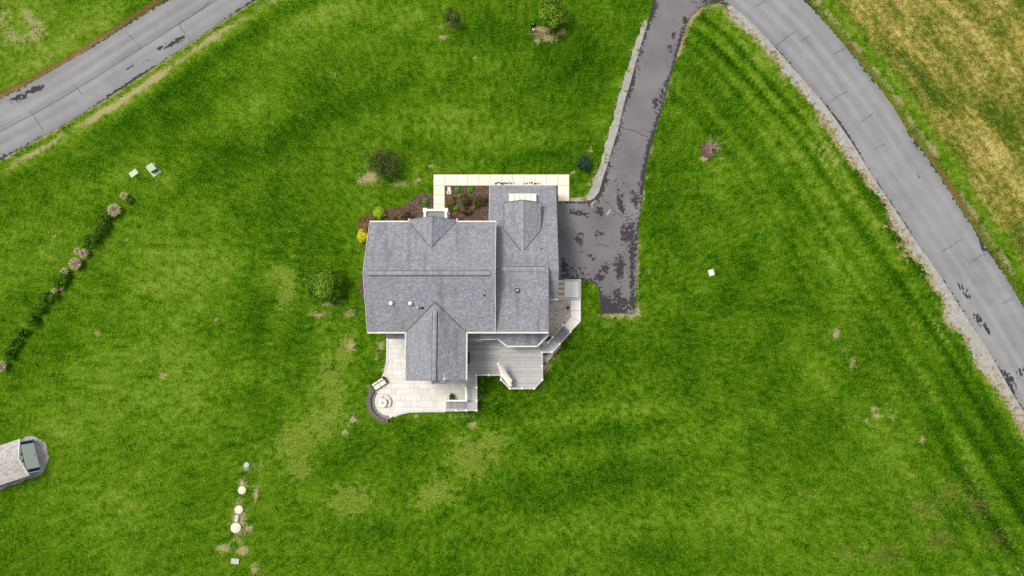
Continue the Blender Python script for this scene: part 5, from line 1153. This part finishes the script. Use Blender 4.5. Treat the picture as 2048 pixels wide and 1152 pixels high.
shrub('gravel_plant', 'dry twiggy plant against the gravel bed edging', 'plant', 1135, 616, .26, .25, G_DARK, 150, .05, clumps=5)
# reddish weeds on the gravel verges
WEED = leaf_mat('rusty_weeds', [(.20, .10, .05), (.34, .19, .11), (.44, .33, .18), (.40, .34, .16), (.12, .19, .03), (.07, .15, .015)]); WEEDG = leaf_mat('verge_weeds', [(.04, .10, .01), (.09, .16, .02), (.25, .22, .08), (.34, .20, .12)])
vw = [(1547,108,14),(1556,122,12),(1563,135,9),(1592,165,5),(1660,243,8),(1668,258,7),(1704,298,6),(1640,250,10),(1690,315,8),(1722,340,6),(1752,378,5),(1765,398,8),(1775,410,7),(1530,95,5),(1510,70,4),(1440,12,7),(1455,30,5),(1780,415,6),(1786,460,12),(1798,490,10),(1806,508,11),(1812,515,10),(1808,458,8),(1820,470,6),(1822,490,9),(1838,515,8),(1770,455,8),
      (1890,598,7),(1920,660,8),(1934,684,8),(1962,710,5),(1983,737,7),(1992,752,6),(2004,770,8),(2020,793,8),(2036,815,6),(2042,830,7),(2030,830,6),(1950,725,5),(1898,612,5),(1165,399,10),(1213,318,5),(1214,308,6),(1211,325,4),(1258,140,8),(1250,182,5),(1144,401,6),(1288,50,8),(1275,100,5),(1382,50,8),(1372,70,8),(1395,30,6),(1405,20,7),(1420,16,8),(1366,95,5)]
for a_, b_ in zip(sh_px[:-1], sh_px[1:]):
    for j in range(max(3, int(math.hypot(b_[0] - a_[0], b_[1] - a_[1]) / 5))):
        u_ = rnd.random(); vw.append((a_[0] + (b_[0] - a_[0]) * u_ + rnd.uniform(-3, 7), a_[1] + (b_[1] - a_[1]) * u_ - rnd.uniform(-3, 5), rnd.uniform(2, 5.5)))
Vs = []; Fs = []; Rn = []; off = 0
for i, (px, py, r) in enumerate(vw):
    q = W(px, py, 0); V, Fq, rn = leaves((q.x, q.y, .03), (r * k, r * k * .8, .13), int(16 * r), .06, .1, 4, .9, i + 50, .5); Vs.append(V); Fs += [tuple(a + off for a in ff) for ff in Fq]; Rn.append(np.clip(.55 * rn + .45 * rnd.random(), 0, 1)); off += len(V)
wd = mesh_obj('verge_weeds', np.concatenate(Vs), Fs, WEED, None, False, {'rnd': ('FACE', np.concatenate(Rn))}, 'stuff'); wd['label'] = 'rusty and straw coloured weeds along gravel verges'; wd['category'] = 'weeds'

# ================================================================== PERSON
fp_ = W(1066.5, 61, 0); per = thing('person', 'person in black clothes holding a white controller by the leafy tree', 'person', (fp_.x, fp_.y, 0))
SKIN = mat('skin', (.60, .40, .31), .6, .05); BLACKC = mat('black_cloth', (.012, .012, .014), .9, .3, 20); HAIR = mat('dark_hair', (.02, .015, .012), .6); SHOE = mat('dark_shoe', (.03, .03, .03), .6)
def skin(name, nodes, edges, m, parent, sub=1):
    me = bpy.data.meshes.new(name); me.from_pydata([Vector(p[:3]) for p in nodes], edges, []); me.materials.append(m)
    o = bpy.data.objects.new(name, me); COL.objects.link(o); o.parent = parent
    mo = o.modifiers.new('skin', 'SKIN'); mo.use_smooth_shade = True
    lay = me.skin_vertices[0] if me.skin_vertices else me.attributes.new('x', 'FLOAT', 'POINT')
    for i, p in enumerate(nodes): lay.data[i].radius = (p[3], p[4] if len(p) > 4 else p[3]); lay.data[i].use_root = (i == 0)
    s = o.modifiers.new('sub', 'SUBSURF'); s.levels = sub; s.render_levels = sub; return o
def ensure_skin(me):
    bm = bmesh.new(); bm.from_mesh(me); bm.verts.layers.skin.verify(); bm.to_mesh(me); bm.free()
_old = skin
def skin(name, nodes, edges, m, parent, sub=1):
    me = bpy.data.meshes.new(name); bm = bmesh.new(); lay = bm.verts.layers.skin.verify(); vs = []
    for i, p in enumerate(nodes):
        v_ = bm.verts.new(p[:3]); v_[lay].radius = (p[3], p[4] if len(p) > 4 else p[3]); v_[lay].use_root = (i == 0); vs.append(v_)
    for a, b in edges: bm.edges.new((vs[a], vs[b]))
    bm.to_mesh(me); bm.free(); me.materials.append(m)
    o = bpy.data.objects.new(name, me); COL.objects.link(o); o.parent = parent
    mo = o.modifiers.new('skin', 'SKIN'); mo.use_smooth_shade = True
    s = o.modifiers.new('sub', 'SUBSURF'); s.levels = sub; s.render_levels = sub; return o
# local frame: feet at origin, facing -y (towards the house)
bn = [(0,0,.92,.14,.10),(0,.0,1.15,.13,.10),(0,.01,1.36,.16,.10),(0,.0,1.48,.06,.06),(0,-.01,1.56,.065,.075),(0,-.015,1.65,.075,.095),(0,-.005,1.73,.06,.075),
      (.19,.0,1.40,.055),(.24,-.04,1.13,.042),(.12,-.27,1.06,.032),(.075,-.36,1.07,.026,.035),
      (-.19,.0,1.40,.055),(-.24,-.04,1.13,.042),(-.12,-.27,1.06,.032),(-.075,-.36,1.07,.026,.035),
      (.09,0,.86,.085),(.11,.06,.48,.06),(.12,.10,.09,.04),(.13,-.02,.05,.04,.035),(-.09,0,.86,.085),(-.12,-.07,.48,.06),(-.13,-.10,.09,.04),(-.14,-.22,.05,.04,.035)]
be = [(0,1),(1,2),(2,3),(3,4),(4,5),(5,6),(2,7),(7,8),(8,9),(9,10),(2,11),(11,12),(12,13),(13,14),(0,15),(15,16),(16,17),(17,18),(0,19),(19,20),(20,21),(21,22)]
for s, r0 in ((1, 10), (-1, 14)):
    x0 = .075 * s
    for dx, dy, L in ((.03, -.03, .055), (.012, -.04, .065), (-.006, -.04, .062), (-.022, -.032, .05)):
        i0 = len(bn); bn += [(x0 + dx * s, -.36 + dy, 1.06, .009), (x0 + dx * s - .01 * s, -.36 + dy - L * .5, 1.045, .0085), (x0 + dx * s - .025 * s, -.36 + dy - L * .75, 1.02, .007)]; be += [(r0, i0), (i0, i0 + 1), (i0 + 1, i0 + 2)]
    i0 = len(bn); bn += [(x0 - .035 * s, -.35, 1.09, .010), (x0 - .05 * s, -.385, 1.105, .008)]; be += [(r0, i0), (i0, i0 + 1)]
skin('body', bn, be, SKIN, per, 1)
skin('jacket', [(0,0,.88,.175,.135),(0,.0,1.12,.165,.13),(0,.01,1.34,.195,.13),(0,.01,1.45,.10,.09),(.21,.0,1.40,.08),(.255,-.04,1.13,.065),(.14,-.25,1.065,.05),(-.21,.0,1.40,.08),(-.255,-.04,1.13,.065),(-.14,-.25,1.065,.05)], [(0,1),(1,2),(2,3),(2,4),(4,5),(5,6),(2,7),(7,8),(8,9)], BLACKC, per, 1)
skin('trousers', [(0,0,.90,.16,.125),(.095,0,.82,.11),(.115,.06,.46,.08),(.122,.10,.10,.065),(-.095,0,.82,.11),(-.122,-.07,.46,.08),(-.132,-.10,.10,.065)], [(0,1),(1,2),(2,3),(0,4),(4,5),(5,6)], BLACKC, per, 1)
def local(mb, name, m, parent, smooth=True):
    o = mb.build(name, m, parent, smooth); 
    return o
ox, oy = fp_.x, fp_.y
hm = MB(); n_ = 14; rows = 7
for i in range(rows + 1):
    th = math.pi * .52 * i / rows
    for k_ in range(n_):
        a = 2 * math.pi * k_ / n_; fr_ = -math.sin(a); rr = .098 * math.sin(th) + .004; zz = 1.665 + .125 * math.cos(th) + (.05 if (math.sin(a) < -.35 and th > .8) else 0); hm.v.append((ox + rr * math.cos(a) * .95, oy + .015 + rr * 1.12 * math.sin(a) * (1 if math.sin(a) > 0 else .62), zz))
for i in range(rows):
    for k_ in range(n_): hm.f.append((i * n_ + k_, i * n_ + (k_ + 1) % n_, (i + 1) * n_ + (k_ + 1) % n_, (i + 1) * n_ + k_)); hm.fm.append(0)
hm.build('hair', HAIR, per, True)
MB().lathe((ox, oy - .118, 1.625), [(.006, 0), (.018, .008), (.012, .03), (.004, .045)], 8).build('nose', SKIN, per, True)
for s in (-1, 1):
    MB().lathe((ox + s * .032, oy - .098, 1.66), [(.004, 0), (.012, .006), (.012, .012), (.004, .018)], 8).build('eye', mat('eye_dark', (.03, .02, .02), .3), per, True)
    MB().box((ox + s * .082, oy, 1.645), (.02, .035, .06)).build('ear', SKIN, per, bevel=.008)
MB().box((ox, oy - .104, 1.598), (.05, .012, .012)).build('mouth', mat('lips', (.45, .2, .18), .6), per)
for sx_, sy_ in ((.128, .04), (-.138, -.16)): MB().box((ox + sx_, oy + sy_, .045), (.10, .27, .09)).build('shoe', SHOE, per, bevel=.03)
ct = thing('remote_controller', 'white handheld controller in the hands of the person in black', 'controller', (ox, oy - .42, 1.06))
MB().box((ox, oy - .43, 1.075), (.26, .13, .05), .0).build('case', mat('controller_white', (.85, .85, .84), .4, .02), ct, bevel=.015); MB().box((ox, oy - .45, 1.105), (.13, .07, .012)).build('screen', GLASS, ct)
for s in (-1, 1): MB().lathe((ox + s * .095, oy - .42, 1.10), [(.012, 0), (.006, .01), (.012, .03)], 8).build('thumb_stick', BLK, ct)
